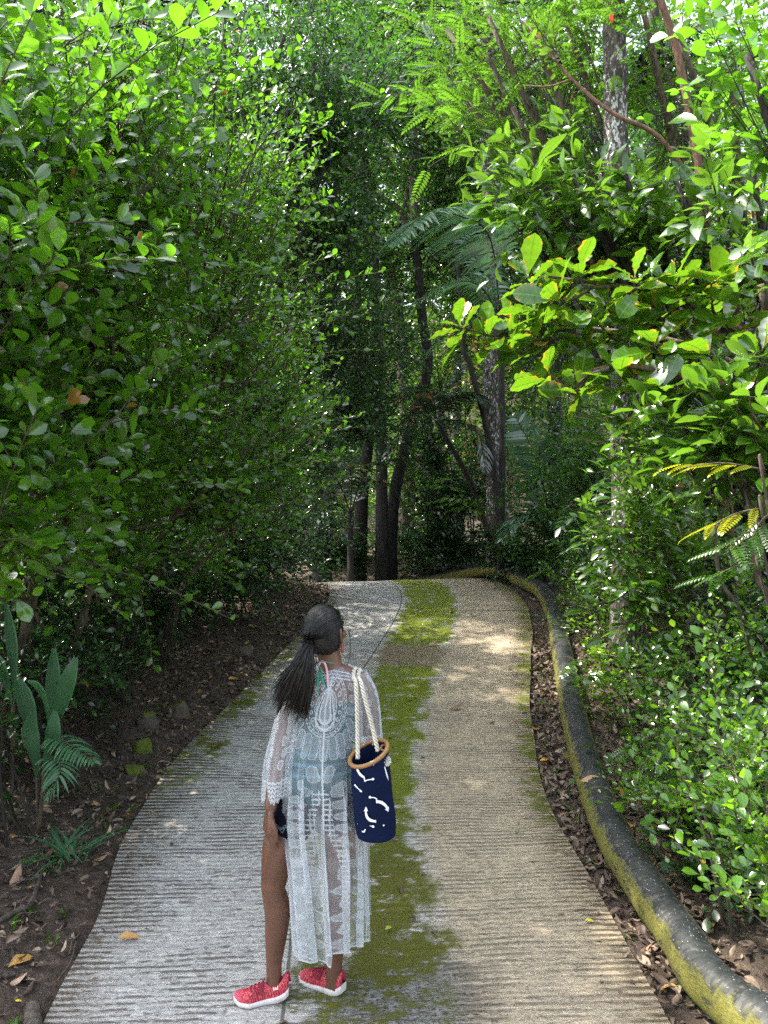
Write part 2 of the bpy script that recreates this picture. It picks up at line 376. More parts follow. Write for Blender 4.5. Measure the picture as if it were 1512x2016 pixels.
# ------------------------------------------------------------------ the water pipe along the right edge
pp = [(1660, 2230), (1560, 2120), (1437, 1972), (1342, 1849), (1261, 1733), (1200, 1630), (1149, 1487), (1128, 1399), (1117, 1339), (1105, 1276), (1093, 1216), (1071, 1170), (1043, 1151), (1008, 1139), (978, 1134), (940, 1131)]
PR = .098
def solve_pipe(px, py):
    best = None
    for d in np.linspace(2.0, 14, 1201):
        x = (px - 756) / F_PX * d; z = CAMZ - (py - 1008) / F_PX * d
        f = z - (float(zroad(min(d, 10.9))) + PR * .93)
        if best is None or abs(f) < abs(best[0]): best = (f, np.array([x, d, z]))
        if f < 0: break
    return best[1]
PIPE = np.array([solve_pipe(*a) for a in pp[2:]])
PIPE = PIPE[:-3]
PIPE = np.vstack([[2.15, .9, PIPE[0][2] - .12], [1.78, 2.05, PIPE[0][2] - .055], PIPE, [1.80, 11.9, 1.06], [1.45, 12.7, .98], [0.85, 13.5, .78], [-.1, 14.3, .55]])
PC = spline(PIPE, 400); PCs = np.concatenate([[0], np.cumsum(np.linalg.norm(np.diff(PC, axis=0), axis=1))])
def pipe_at(y): return float(np.interp(y, PC[:260, 1], PCs[:260]))
g = G('mossy_black_pipe'); vec, u, v, r = g.attr(); o = g.obj()
geo = g.n('NewGeometry'); sz = g.n('SeparateXYZ'); g.t.links.new(geo.outputs['Normal'], sz.inputs[0])
nz = sz.outputs[2]
pv = g.n('CombineXYZ'); g.put(pv.inputs[0], g.math('MULTIPLY', u, 3.0)); g.put(pv.inputs[1], v); pvv = pv.outputs[0]
n1 = g.noise(g.scale(pvv, (3.0, 5.0, 1)), 2.2, 5, .65); n2 = g.noise(pvv, 60, 4, .7)
n3 = g.noise(g.scale(pvv, (2.0, 22, 1)), 2.0, 5, .7)
base = g.mix(g.step(n3, .40, .66), (.006, .0075, .009), (.020, .024, .027))
low = g.math('ADD', nz, g.math('MULTIPLY', g.math('SUBTRACT', n1, .5), 1.5))
chalk = g.math('MULTIPLY', g.step(g.math('ABSOLUTE', g.math('SUBTRACT', low, .62)), .30, .05), g.step(n3, .44, .62))
base = g.mix(g.math('MULTIPLY', chalk, .4), base, (.16, .145, .115))
dots = g.voro(g.scale(pvv, (1, 1, 1)), 26); base = g.mix(g.step(dots.outputs[0], .14, .07), base, (.42, .42, .38))
mc = g.ramp(n2, [(.3, (.05, .05, .008)), (.5, (.12, .115, .016)), (.7, (.22, .20, .035))])
mossf = g.math('MULTIPLY', g.step(low, .78, .48), g.step(n1, .32, .46))
col = g.mix(mossf, base, mc)
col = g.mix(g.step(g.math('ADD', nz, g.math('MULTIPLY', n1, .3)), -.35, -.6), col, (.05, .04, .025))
M_pipe = g.done(g.bsdf(col, g.mix(mossf, (.62, .62, .62), (.95, .95, .95)), g.bump(g.math('ADD', n3, g.math('MULTIPLY', n2, g.math('MULTIPLY', mossf, 1.5))), .5, .01)))
pipe = empty('water_pipe', tuple(PC[80] * np.array([1, 1, 1]) - np.array([0, 0, PR])), 'long black water pipe with yellow green moss running along the right edge of the road', 'pipe')
cuts = [0, pipe_at(2.78), pipe_at(4.62), pipe_at(6.9), pipe_at(8.95), PCs[-1]]
for a, b in zip(cuts[:-1], cuts[1:]):
    n = max(12, int((b - a) / .05)); s = np.linspace(a, b - .004, n)
    q = np.stack([np.interp(s, PCs, PC[:, k]) for k in range(3)], -1)
    rr = PR * (1 + .012 * np.sin(s * 9) + .008 * rng.standard_normal(n))
    sub = MB(); tube(sub, q, rr, 28, rnd=a); 
    sub.a = [np.concatenate([x[:, :1], x[:, 1:2] + a, x[:, 2:]], 1) for x in sub.a]
    obj('pipe_length', sub, M_pipe, pipe)
for c, w_, k in ((cuts[1], .15, 1.13), (cuts[4], .035, 1.10), (cuts[3], .05, 1.05), (cuts[2], .06, 1.05)):
    s = np.linspace(c - w_, c + w_, 8); q = np.stack([np.interp(s, PCs, PC[:, i]) for i in range(3)], -1)
    sub = MB(); tube(sub, q, [PR * (k - .05)] + [PR * k] * 6 + [PR * (k - .05)], 28)
    sub.a = [np.concatenate([x[:, :1], x[:, 1:2] + c, x[:, 2:]], 1) for x in sub.a]
    obj('pipe_joint', sub, M_pipe, pipe)
# ------------------------------------------------------------------ leaves
def leaf_tpl(width, n=4, peak=.5, fold=.12, curl=.12, tip=1.0, wave=0.0, petiole=.06, base=.9, nw=0):
    """one leaf along +Y, length 1: midrib folded, blade bent down to the tip; three vertices across"""
    t = np.linspace(0, 1, n + 1)[1:-1]
    e = math.log(.5) / math.log(peak)
    w = width * .5 * np.sin(np.pi * t ** e) ** base
    w = w * (1 - (1 - tip) * t ** 6)
    v = [(0, 0, 0), (0, petiole, 0)]; uv = [(0, 0), (0, .02)]
    for k, (tt, ww) in enumerate(zip(t, w)):
        y = petiole + (1 - petiole) * tt; z = -curl * tt * tt
        wv = wave * math.sin(k * 2.4); wv2 = wave * math.sin(k * 2.1 + 1.3)
        v += [(-ww * (1 + wv * 1.2), y, z + fold * ww * 2 + wv * width), (0, y, z), (ww * (1 + wv2 * 1.2), y, z + fold * ww * 2 + wv2 * width)]
        uv += [(-1, tt), (0, tt), (1, tt)]
    v.append((0, 1, -curl)); uv.append((0, 1))
    q = []; tr = []; m = len(t)
    tr += [(1, 3, 2), (1, 4, 3)]
    for k in range(m - 1):
        a = 2 + 3 * k
        q += [(a, a + 1, a + 4, a + 3), (a + 1, a + 2, a + 5, a + 4)]
    a = 2 + 3 * (m - 1); e2 = len(v) - 1
    tr += [(a, a + 1, e2), (a + 1, a + 2, e2)]
    return np.array(v, float), np.array(q).reshape(-1, 4), np.array(tr), np.array(uv, float)
def merge_tpl(parts):
    V = []; Q = []; T = []; Uv = []; n = 0
    for v, q, t, uv in parts:
        V.append(v); Uv.append(uv); Q.append(q + n); T.append(t + n); n += len(v)
    return np.vstack(V), np.vstack(Q), np.vstack(T), np.vstack(Uv)
def xf_tpl(tpl, s=1, rz=0, loc=(0, 0, 0), rx=0, ry=0):
    M = np.array(Matrix.Rotation(rz, 3, 'Z') @ Matrix.Rotation(rx, 3, 'X') @ Matrix.Rotation(ry, 3, 'Y'))
    v, q, t, uv = tpl; return (v * s) @ M.T + np.array(loc), q, t, uv
def stalk_tpl(p0, p1, w):
    p0 = np.array(p0, float); p1 = np.array(p1, float)
    v = np.array([p0 + (-w, 0, 0), p0 + (w, 0, 0), p1 + (w * .5, 0, 0), p1 + (-w * .5, 0, 0), p0 + (0, 0, -w), p1 + (0, 0, -w * .5)])
    q = np.array([(0, 1, 2, 3), (0, 3, 5, 4), (4, 5, 2, 1)]); return v, q, np.zeros((0, 3), int), np.zeros((6, 2))
def pinnate_tpl(k=9, lw=.38, ll=.20, curl=.25, droop=.12, tpl=None, term=True, first=.16):
    """compound leaf, length 1: k pairs of leaflets on a bending stalk"""
    tpl = tpl if tpl else leaf_tpl(lw, 4, .5, .06, .08, petiole=.04)
    parts = []
    f = np.linspace(first, .96, k)
    for i, t in enumerate(f):
        y = t; z = -curl * t * t; s = ll * (1 - .35 * abs(2 * t - .9))
        for sg in (-1, 1):
            parts.append(xf_tpl(tpl, s, -sg * math.radians(66 - 18 * t), (0, y, z), -droop - .5 * curl * t, 0))
    if term: parts.append(xf_tpl(tpl, ll, 0, (0, .98, -curl), -.5))
    pts = np.linspace(0, 1, 5)
    for a, b in zip(pts[:-1], pts[1:]): parts.append(stalk_tpl((0, a, -curl * a * a), (0, b, -curl * b * b), .008))
    return merge_tpl(parts)
def put_leaves(mb, tpl, pos, dirs, up, size, rnd, roll=None):
    v, q, t, uv = tpl; N = len(pos)
    d = nrm(dirs); s = nrm(np.cross(d, up)); nn = np.cross(s, d)
    if roll is not None:
        c, si = np.cos(roll)[:, None], np.sin(roll)[:, None]; s, nn = s * c + nn * si, nn * c - s * si
    Vv = pos[:, None] + size[:, None, None] * (v[None, :, :1] * s[:, None] + v[None, :, 1:2] * d[:, None] + v[None, :, 2:] * nn[:, None])
    A = np.zeros(Vv.shape); A[..., :2] = uv[None]; A[..., 2] = rnd[:, None]
    off = (np.arange(N) * len(v))[:, None, None]
    mb.add(Vv, (q[None] + off).reshape(-1, 4) if len(q) else None, (t[None] + off).reshape(-1, 3) if len(t) else None, A)
def rvec(n): return nrm(rng.standard_normal((n, 3)))

def foliate(fol, wood, attach, clumps, tpl, size, twig=.32, leaves=8, boughs=12, twigs=10, up=.25, spread=.8, droop=.12, shell=.55, wood_r=.012, leaf_up=.7, rnd_amp=1.0, tilt=None, lo=.15, kmin=.1):
    """boughs from the attach point into each clump, twigs off the boughs, leaves along the twigs"""
    for cl_ in clumps:
        c = np.asarray(cl_[0], float); r = np.asarray(cl_[1], float) * np.ones(3)
        k = cl_[2] if len(cl_) > 2 else 1.0
        nb = max(3, int(boughs * k)); at = np.asarray(cl_[3] if len(cl_) > 3 else attach, float)
        e = rvec(nb) * (shell + (1 - shell) * rng.random((nb, 1)) ** .5); e[:, 2] = np.where(e[:, 2] < -.75, -e[:, 2], e[:, 2])
        E = c + e * r
        A0 = at + .12 * rng.standard_normal((nb, 3)) * r.mean()
        Mid = (A0 + E) / 2 + rvec(nb) * .18 * r.mean() + np.array([0, 0, .25]) * r.mean() * (.5 - rng.random((nb, 1)))
        t = np.linspace(0, 1, 7)[None, :, None]
        B = A0[:, None] * (1 - t) ** 2 + 2 * Mid[:, None] * t * (1 - t) + E[:, None] * t * t
        tubes(wood, B, wood_r * np.linspace(1.0, .3, 7)[None] * (.6 + .8 * rng.random((nb, 1))), 4)
        # twigs start where the bough is inside the clump
        NT = nb * twigs; bi = np.repeat(np.arange(nb), twigs)
        f = lo + (1 - lo) * rng.random(NT) ** .8
        dist = np.linalg.norm(E - A0, axis=1); f = 1 - (1 - f) * np.minimum(1, (2.2 * r.mean() / np.maximum(dist, .01)))[bi]
        ff = f[:, None]; a, m, z = A0[bi], Mid[bi], E[bi]
        b = a * (1 - ff) ** 2 + 2 * m * ff * (1 - ff) + z * ff * ff
        td = nrm(2 * (1 - ff) * (m - a) + 2 * ff * (z - m))
        out = nrm(b - c)
        d = nrm(td * .55 + rvec(NT) * spread + out * .35 + np.array([0, 0, up]))
        L = twig * (.55 + .8 * rng.random(NT))
        fk = np.linspace(kmin, 1, leaves)
        tt = np.linspace(0, 1, 4)[None, :, None]
        TB = b[:, None] + d[:, None] * L[:, None, None] * tt - np.array([0, 0, 1.0]) * droop * L[:, None, None] * tt ** 2
        tubes(wood, TB, wood_r * .32 * np.linspace(1, .5, 4)[None] * np.ones((NT, 1)), 3)
        K = leaves
        fkk = (fk[None] + .03 * rng.standard_normal((NT, K)))[..., None]
        pos = b[:, None] + d[:, None] * L[:, None, None] * fkk - np.array([0, 0, 1.0]) * droop * L[:, None, None] * fkk ** 2
        s0 = nrm(np.cross(d, np.array([0, 0, 1.0]) + .3 * rvec(NT))); b0 = np.cross(s0, d)
        ang = (np.arange(K)[None] * np.pi + rng.random((NT, 1)) * .5 + .55 * rng.standard_normal((NT, K)))[..., None]
        side = s0[:, None] * np.cos(ang) + b0[:, None] * np.sin(ang) * .6
        ld = d[:, None] * (.35 + .6 * fkk) + side * .85 + np.array([0, 0, 1.0]) * (.12 + .3 * (rng.random((NT, K, 1)) - .6))
        uu = np.array([0, 0, 1.0]) * leaf_up + rng.standard_normal((NT, K, 3)) * .42
        if tilt is not None: uu = uu + np.asarray(tilt)
        N = NT * K; sz = (size * (.42 + .55 * rng.random((NT, K))) * (.75 + .55 * rng.random((NT, 1)))).reshape(-1)
        cr = rng.random(NT)[:, None] * .6 + .4 * rng.random((NT, K)); 
        put_leaves(fol, tpl, pos.reshape(-1, 3), ld.reshape(-1, 3), uu.reshape(-1, 3), sz, np.clip(cr.reshape(-1) * rnd_amp, 0, 1))

def plant(name, label, cat, base, stems, attach, clumps, tpl, size, mats, group=None, parts=('stem', 'foliage'), sides=8, shoots=None, **kw):
    """a shrub or tree: wood (stems, boughs, twigs) and foliage as its parts"""
    t = empty(name, tuple(base), label, cat, group)
    wood = MB(); fol = MB()
    for pts, r in stems: tube(wood, pts, r, sides, n=max(8, 4 * len(pts)), rough=.03, rnd=rng.random())
    foliate(fol, wood, attach, clumps, tpl, size, **kw)
    if shoots: foliate(fol, wood, attach, clumps, tpl, size, **shoots)      # long leafy shoots standing out of the crown
    obj(parts[0], wood, mats[0], t); obj(parts[1], fol, mats[1], t)
    return t
def gz(x, y): return float(H(np.array([x]), np.array([y]))[0])
def GP(px, d):
    x = (px - 756) / F_PX * d; return np.array([x, d, gz(x, d)])

T_obov = leaf_tpl(.56, 5, .62, .10, .10, petiole=.07, base=.62)
T_obov_s = leaf_tpl(.56, 4, .60, .10, .10, petiole=.05, base=.6)
T_lance = leaf_tpl(.30, 6, .48, .10, .22, petiole=.06, base=.9)
T_lance_w = leaf_tpl(.36, 7, .52, .16, .22, petiole=.05, base=.85, wave=.03)
T_almond = leaf_tpl(.50, 12, .66, .10, .16, petiole=.05, base=.70, wave=.055)
T_oval = leaf_tpl(.44, 5, .5, .10, .18, petiole=.05)
T_far = leaf_tpl(.50, 3, .5, .12, .15, petiole=.02)
T_farl = leaf_tpl(.34, 3, .5, .10, .25, petiole=.02)
T_pin = pinnate_tpl(10, .42, .20, .22)
T_pin_s = pinnate_tpl(9, .5, .17, .18)
T_seven = pinnate_tpl(3, .40, .48, .25, first=.42)

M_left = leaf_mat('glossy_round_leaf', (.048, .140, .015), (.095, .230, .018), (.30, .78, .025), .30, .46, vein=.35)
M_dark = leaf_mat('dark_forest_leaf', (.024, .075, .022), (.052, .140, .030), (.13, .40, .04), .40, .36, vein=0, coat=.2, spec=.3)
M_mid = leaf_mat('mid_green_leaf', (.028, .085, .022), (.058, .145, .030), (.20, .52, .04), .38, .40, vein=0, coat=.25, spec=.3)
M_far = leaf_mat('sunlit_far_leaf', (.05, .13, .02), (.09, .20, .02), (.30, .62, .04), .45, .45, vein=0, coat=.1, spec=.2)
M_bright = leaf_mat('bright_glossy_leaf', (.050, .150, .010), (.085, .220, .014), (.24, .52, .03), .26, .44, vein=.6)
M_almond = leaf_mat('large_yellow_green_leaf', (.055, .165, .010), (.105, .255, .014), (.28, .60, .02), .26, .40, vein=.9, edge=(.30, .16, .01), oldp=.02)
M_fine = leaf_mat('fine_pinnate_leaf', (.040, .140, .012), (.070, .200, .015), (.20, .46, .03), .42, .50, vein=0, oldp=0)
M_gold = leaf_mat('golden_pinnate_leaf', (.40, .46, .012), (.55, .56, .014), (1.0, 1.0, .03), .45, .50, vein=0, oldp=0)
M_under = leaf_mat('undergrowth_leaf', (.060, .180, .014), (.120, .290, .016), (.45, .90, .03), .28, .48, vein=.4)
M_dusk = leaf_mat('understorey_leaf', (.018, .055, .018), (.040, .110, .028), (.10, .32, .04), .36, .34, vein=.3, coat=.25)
M_palm = leaf_mat('palm_leaflet', (.10, .22, .12), (.16, .30, .17), (.16, .40, .14), .30, .30, vein=0, oldp=0)
M_palmd = leaf_mat('dark_palm_leaflet', (.020, .050, .022), (.035, .080, .032), (.04, .12, .03), .38, .25, vein=0, oldp=.05)
M_bark = bark_mat('dark_bark', (.012, .010, .008), (.040, .034, .028))
M_bark_l = bark_mat('grey_brown_bark', (.045, .036, .028), (.14, .11, .085))
M_bark_s = bark_mat('lichen_spotted_bark', (.026, .020, .016), (.12, .095, .078), spots=.95)
M_twig = bark_mat('twig_bark', (.045, .034, .022), (.15, .115, .075))
M_twig_d = bark_mat('dark_twig', (.018, .014, .010), (.05, .04, .028))
M_red = bark_mat('reddish_brown_stem', (.11, .055, .030), (.24, .13, .075))
# ------------------------------------------------------------------ left bank thicket
def K(px, py, d, r, k=1.0, at=None):
    c = (P(px, py, d), np.asarray(r, float) * np.ones(3), k)
    return c + (np.asarray(at, float),) if at is not None else c
def stems_from(base, tops, r0, sway=.12):
    out = []
    for t_ in tops:
        t_ = np.asarray(t_, float); b = np.asarray(base, float) + np.array([.1 * rng.standard_normal(), .1 * rng.standard_normal(), -.05])
        m1 = b + (t_ - b) * .35 + np.array([sway * rng.standard_normal(), sway * rng.standard_normal(), .1]); m2 = b + (t_ - b) * .7 + np.array([sway * rng.standard_normal(), sway * rng.standard_normal(), .1])
        out.append(([b, m1, m2, t_], [r0, r0 * .8, r0 * .6, r0 * .35]))
    return out
LEFT = [
 ('tall round leaved shrub at the left edge, nearest the camera of the left thicket', (-2.75, 3.7), .040,
  [K(-40, 120, 4.3, .75), K(20, 330, 3.9, (.6, .6, .55)), K(10, 560, 3.7, (.55, .6, .55)), K(50, 760, 3.9, (.5, .55, .5)), K(-30, 960, 3.8, .55, .8), K(-190, 300, 3.4, .7), K(-220, 600, 3.2, .7), K(-170, 40, 3.7, .7)], .118),  # trailing clumps, mostly out of view, added to keep sun dapples off the lane
 ('tall bright green shrub whose sunny top fills the upper left corner', (-2.6, 4.9), .040,
  [K(120, 60, 5.0, (.8, .8, .7)), K(250, 110, 5.2, .7), K(150, 300, 4.7, .7), K(250, 430, 4.8, .65), K(160, 560, 4.8, .65)], .104),
 ('leafy round leaved shrub standing behind the pleated palm seedling', (-2.55, 5.5), .035,
  [K(170, 760, 5.0, .65), K(260, 640, 5.1, .65), K(240, 880, 5.3, .65), K(120, 960, 4.9, .6), K(330, 1010, 5.9, .55, .7)], .094),
 ('arching shrub with pale upright shoots over the left verge, left of the dark tree crown', (-2.4, 6.6), .035,
  [K(400, 270, 5.8, (.75, .7, .7)), K(330, 180, 5.7, .6), K(480, 380, 6.2, (.7, .7, .6)), K(390, 520, 5.9, .75), K(520, 330, 6.6, (.4, .4, .35), .6)], .082),
 ('dense round leaved shrub in the middle of the left thicket, bulging towards the road', (-2.25, 7.2), .035,
  [K(380, 720, 6.1, .75), K(470, 590, 6.5, .7), K(440, 860, 6.4, .7), K(360, 900, 6.0, .6), K(490, 960, 6.9, (.55, .55, .45))], .082),
 ('shrub with light tipped drooping twigs at the road end of the left thicket', (-2.3, 8.4), .035,
  [K(520, 640, 7.8, (.6, .6, .5)), K(530, 780, 7.9, (.6, .6, .5)), K(500, 920, 7.8, (.6, .6, .45)), K(575, 870, 8.2, (.35, .4, .3), .7), K(480, 1040, 8.0, .5, .7)], .076),
]
for i, (lab, b, r0, cls, sz) in enumerate(LEFT):
    base = np.array([b[0], b[1], gz(*b)])
    st = stems_from(base, [c[0] - np.array([.1, -.1, .15]) for c in cls], r0)
    cls = [(c[0], c[1], c[2], c[0] - (c[0] - base) * .25) for c in cls]
    plant('shrub', lab, 'shrub', base, st, base, cls, T_obov, sz, (M_twig, M_left), 'round leaved shrubs of the left thicket',
          boughs=13, twigs=14, leaves=9, twig=.38, up=.25, spread=.75, wood_r=.009, tilt=(.35, -.45, 0),
          shoots=dict(boughs=6, twigs=2, leaves=15, twig=.85, up=.30, spread=.45, lo=.75, wood_r=.014, tilt=(.3, -.4, 0), droop=.22, kmin=.2))
# darker small leaved trees behind the thicket
DARK = [
 ('dark small leaved tree whose crown hangs over the road at top centre left', (-2.6, 10.2), .075, [K(560, 70, 9.5, (1.3, 1.2, 1.1)), K(620, 120, 9.4, (1.0, 1, .8)), K(680, 130, 10, (1.2, 1.1, .8)), K(440, 30, 9.0, 1.2), K(770, 90, 10.5, (.9, .9, .6), .8), K(610, 220, 9.6, (.8, .9, .5))], .10, M_dark, T_oval),
 ('teal leaved bushy tree leaning over the road below the dark crown', (-2.3, 10.6), .05, [K(640, 330, 9.3, (.9, .9, .45)), K(690, 390, 9.8, (.6, .7, .35)), K(600, 440, 9.2, (.8, .8, .6)), K(670, 560, 10, .85), K(715, 650, 10.4, (.65, .7, .6))], .085, M_mid, T_obov_s),
 ('dull green bushy tree beside the dark gap at the road end', (-2.4, 11.6), .05, [K(690, 720, 10.8, .85), K(770, 690, 11.4, (.6, .7, .7)), K(640, 800, 10.2, .8), K(740, 800, 11.4, (.7, .7, .5)), K(600, 930, 10.2, (.6, .7, .6), .8)], .085, M_dark, T_obov_s),
 ('shaded bush filling the foot of the left thicket by the crest', (-2.3, 9.4), .03, [K(560, 1020, 9.3, (.7, .7, .5)), K(480, 1100, 8.4, (.6, .7, .4)), K(540, 1110, 9.6, (.45, .5, .28), .7)], .07, M_dusk, T_obov_s),
 ('dark wall of bushes deep behind the left thicket', (-4.2, 6.5), .05, [K(60, 450, 6.5, 1.1), K(200, 700, 6.9, 1.1), K(60, 900, 6.3, 1.0), K(300, 300, 7.6, 1.1), K(330, 850, 7.6, 1.0), K(150, 130, 7.5, 1.2), K(420, 650, 8.6, 1.0), K(420, 1000, 8.6, .9), K(120, 1090, 6.2, (1.0, .8, .5)), K(260, 1100, 7.2, (1.0, .8, .5)), K(20, 1120, 5.4, (.8, .7, .5)), K(380, 1110, 8.2, (.9, .8, .4))] + [(np.array(c), np.array([.9, .9, .8]), 1.0) for c in ((-3.6, 4.4, 4.6), (-3.2, 3.9, 3.4), (-4.3, 4.6, 5.6), (-3.3, 3.1, 4.0), (-3.5, 5.6, 5.4), (-4.2, 3.4, 5.0))], .09, M_dark, T_obov_s),  # the listed extra clumps, mostly out of view, are added to shade the left lane
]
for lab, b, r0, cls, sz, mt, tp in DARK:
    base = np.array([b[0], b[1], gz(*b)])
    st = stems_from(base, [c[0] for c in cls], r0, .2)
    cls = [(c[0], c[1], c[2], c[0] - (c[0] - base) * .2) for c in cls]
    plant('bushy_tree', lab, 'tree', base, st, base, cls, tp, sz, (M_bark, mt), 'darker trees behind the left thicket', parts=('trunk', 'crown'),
          boughs=17, twigs=13, leaves=9, twig=.42, up=.05, spread=.8, droop=.3, wood_r=.011, tilt=(.2, -.4, 0))

# thin leaved saplings at the foot of the left thicket
SAP = [((-2.55, 5.9), 60, 'shaded sapling deep in the left thicket above the two dark stones'), ((-2.6, 6.9), 60, 'shaded sapling between the bare shrub stems halfway along the left thicket'), ((-2.25, 7.9), 60, 'shaded sapling under the drooping twigs of the left thicket'), ((-3.1, 5.3), 60, 'dark leafy sapling behind the stems of the near left shrubs'), ((-2.05, 4.9), 60, 'leafy sapling just right of the pleated palm seedling'), ((-2.02, 4.35), 120, 'low sapling with sparse round leaves behind the pleated palm seedling'), ((-2.35, 5.2), 60, 'sapling of thin bare stems left of the mossy stones'),
       ((-1.98, 5.6), 40, 'sapling with a few broad hanging leaves above the mossy stones'), ((-2.1, 6.2), 60, 'bushy little sapling above the dark stones of the left verge'), ((-1.95, 6.9), 60, 'slim sapling with spreading leaflets halfway along the left verge'),
       ((-1.75, 7.6), 60, 'short leafy sapling near the hair of the walker'), ((-1.62, 8.4), 70, 'pale leaved sapling at the verge left of the walker\'s head'), ((-1.55, 9.3), 60, 'dark low sapling where the left verge meets the crest'), ((-2.7, 4.6), 60, 'shaded sapling at the left picture edge below the glossy shrub'),
       ((-1.75, 10.2), 60, 'shaded sapling hugging the left lane at the crest')]
for (x, y), n, lab in SAP:
    b = np.array([x, y, gz(x, y)]); h = .6 + .45 * rng.random()
    tops = [b + np.array([.16 * rng.standard_normal() - .16, .25 * rng.standard_normal(), h * (.6 + .5 * rng.random())]) for _ in range(8)]
    plant('sapling', lab, 'sapling', b, stems_from(b, tops, .008, .05), b, [(t_, (.26, .26, .22), 1.0, t_ - np.array([0, 0, .25])) for t_ in tops], T_oval, .085, (M_twig_d, M_dusk),
          'saplings at the foot of the left thicket', boughs=4, twigs=5, leaves=6, twig=.22, up=.1, wood_r=.005, sides=5, leaf_up=1.2)
# ------------------------------------------------------------------ right bank
def simple(name, lab, cat, b, r0, cls, tpl, sz, mats, group, parts=('stem', 'foliage'), pull=.25, sway=.12, z0=None, **kw):
    base = np.array([b[0], b[1], gz(*b)])
    st = stems_from(base, [c[0] - np.array([0, 0, .1]) for c in cls], r0, sway)
    cls = [c if len(c) > 3 else (c[0], c[1], c[2], c[0] - (c[0] - base) * pull) for c in cls]
    return plant(name, lab, cat, base, st, base, cls, tpl, sz, mats, group, parts, **kw)
UND = [
 ('bright green low shrub hard against the pipe in the lower right', (1.95, 3.35), [K(1450, 1540, 3.5, (.28, .3, .22)), K(1510, 1640, 3.2, (.22, .26, .2), .7), K(1380, 1580, 3.7, (.2, .25, .15), .6)]),
 ('shady low shrub under the bright one at the right picture edge', (2.1, 2.9), [K(1510, 1800, 3.0, (.14, .2, .14), .5), K(1550, 1700, 3.0, (.2, .25, .2), .7), K(1460, 1720, 3.4, (.15, .2, .14), .4)]),
 ('sunlit knee high shrub with pale young tips beside the pipe joint', (1.92, 4.1), [K(1350, 1500, 4.0, (.34, .32, .28)), K(1290, 1580, 4.3, (.26, .28, .22)), K(1440, 1420, 4.0, (.34, .32, .28))]),
 ('knee high shrub leaning over the pipe just beyond the fallen leaf joint', (2.05, 5.0), [K(1250, 1480, 5.0, (.34, .36, .26)), K(1320, 1400, 5.0, (.4, .4, .3)), K(1400, 1330, 5.0, (.4, .4, .3))]),
 ('light green thicket of small round leaves along the middle of the pipe', (2.25, 5.9), [K(1220, 1390, 5.9, (.36, .4, .28)), K(1280, 1310, 6.0, (.42, .4, .3)), K(1360, 1260, 5.9, (.42, .4, .3))]),
 ('light green bushes behind the pipe where it starts to bend', (2.35, 7.0), [K(1190, 1300, 7.0, (.42, .4, .28)), K(1260, 1230, 7.0, (.45, .45, .32)), K(1180, 1220, 7.4, (.36, .4, .28))]),
 ('small leaved bush by the leaf litter at the bend of the pipe', (2.45, 8.2), [K(1160, 1210, 8.3, (.42, .4, .28)), K(1230, 1160, 8.3, (.5, .5, .32)), K(1130, 1150, 8.9, (.36, .4, .28)), K(1200, 1110, 8.8, (.4, .4, .3))]),
 ('low sunlit shrub filling the right edge at mid height of the bank', (2.75, 4.7), [K(1500, 1330, 4.6, (.4, .4, .34)), K(1490, 1220, 4.8, (.42, .4, .34)), K(1530, 1440, 4.3, .34)]),
]
for lab, b, cls in UND:
    simple('low_shrub', lab, 'shrub', b, .012, cls, T_obov, .066, (M_twig, M_under if 'light' in lab or 'bright' in lab or 'sunlit' in lab else M_left), 'low shrubs along the pipe', boughs=7, twigs=8, leaves=6, twig=.28, up=.5, spread=.65, wood_r=.006, leaf_up=.8, tilt=(-.2, -.3, 0))
# dense darker bushes behind
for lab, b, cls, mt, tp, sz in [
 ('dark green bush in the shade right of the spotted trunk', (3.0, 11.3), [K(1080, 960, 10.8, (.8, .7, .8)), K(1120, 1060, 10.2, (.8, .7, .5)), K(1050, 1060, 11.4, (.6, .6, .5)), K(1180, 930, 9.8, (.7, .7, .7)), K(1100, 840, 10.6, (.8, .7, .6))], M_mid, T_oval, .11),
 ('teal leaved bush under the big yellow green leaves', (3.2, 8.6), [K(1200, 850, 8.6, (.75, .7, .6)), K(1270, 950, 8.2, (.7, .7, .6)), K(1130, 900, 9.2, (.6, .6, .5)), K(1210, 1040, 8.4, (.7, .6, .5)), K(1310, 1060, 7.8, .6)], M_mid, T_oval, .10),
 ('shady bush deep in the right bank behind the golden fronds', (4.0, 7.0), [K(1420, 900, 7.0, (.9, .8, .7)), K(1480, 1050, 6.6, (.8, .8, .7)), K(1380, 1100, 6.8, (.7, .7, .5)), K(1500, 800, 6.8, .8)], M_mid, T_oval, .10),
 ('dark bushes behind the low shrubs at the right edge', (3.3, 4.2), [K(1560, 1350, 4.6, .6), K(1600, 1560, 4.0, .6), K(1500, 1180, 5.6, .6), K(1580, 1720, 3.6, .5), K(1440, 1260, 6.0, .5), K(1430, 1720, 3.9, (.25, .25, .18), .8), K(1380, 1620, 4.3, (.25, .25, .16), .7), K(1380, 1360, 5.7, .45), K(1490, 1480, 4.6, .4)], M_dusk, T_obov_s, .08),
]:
    simple('bush', lab, 'bush', b, .025, cls, tp, sz, (M_bark, mt), 'shaded bushes of the right bank', boughs=14, twigs=11, leaves=8, twig=.34, up=.1, spread=.8, wood_r=.008)
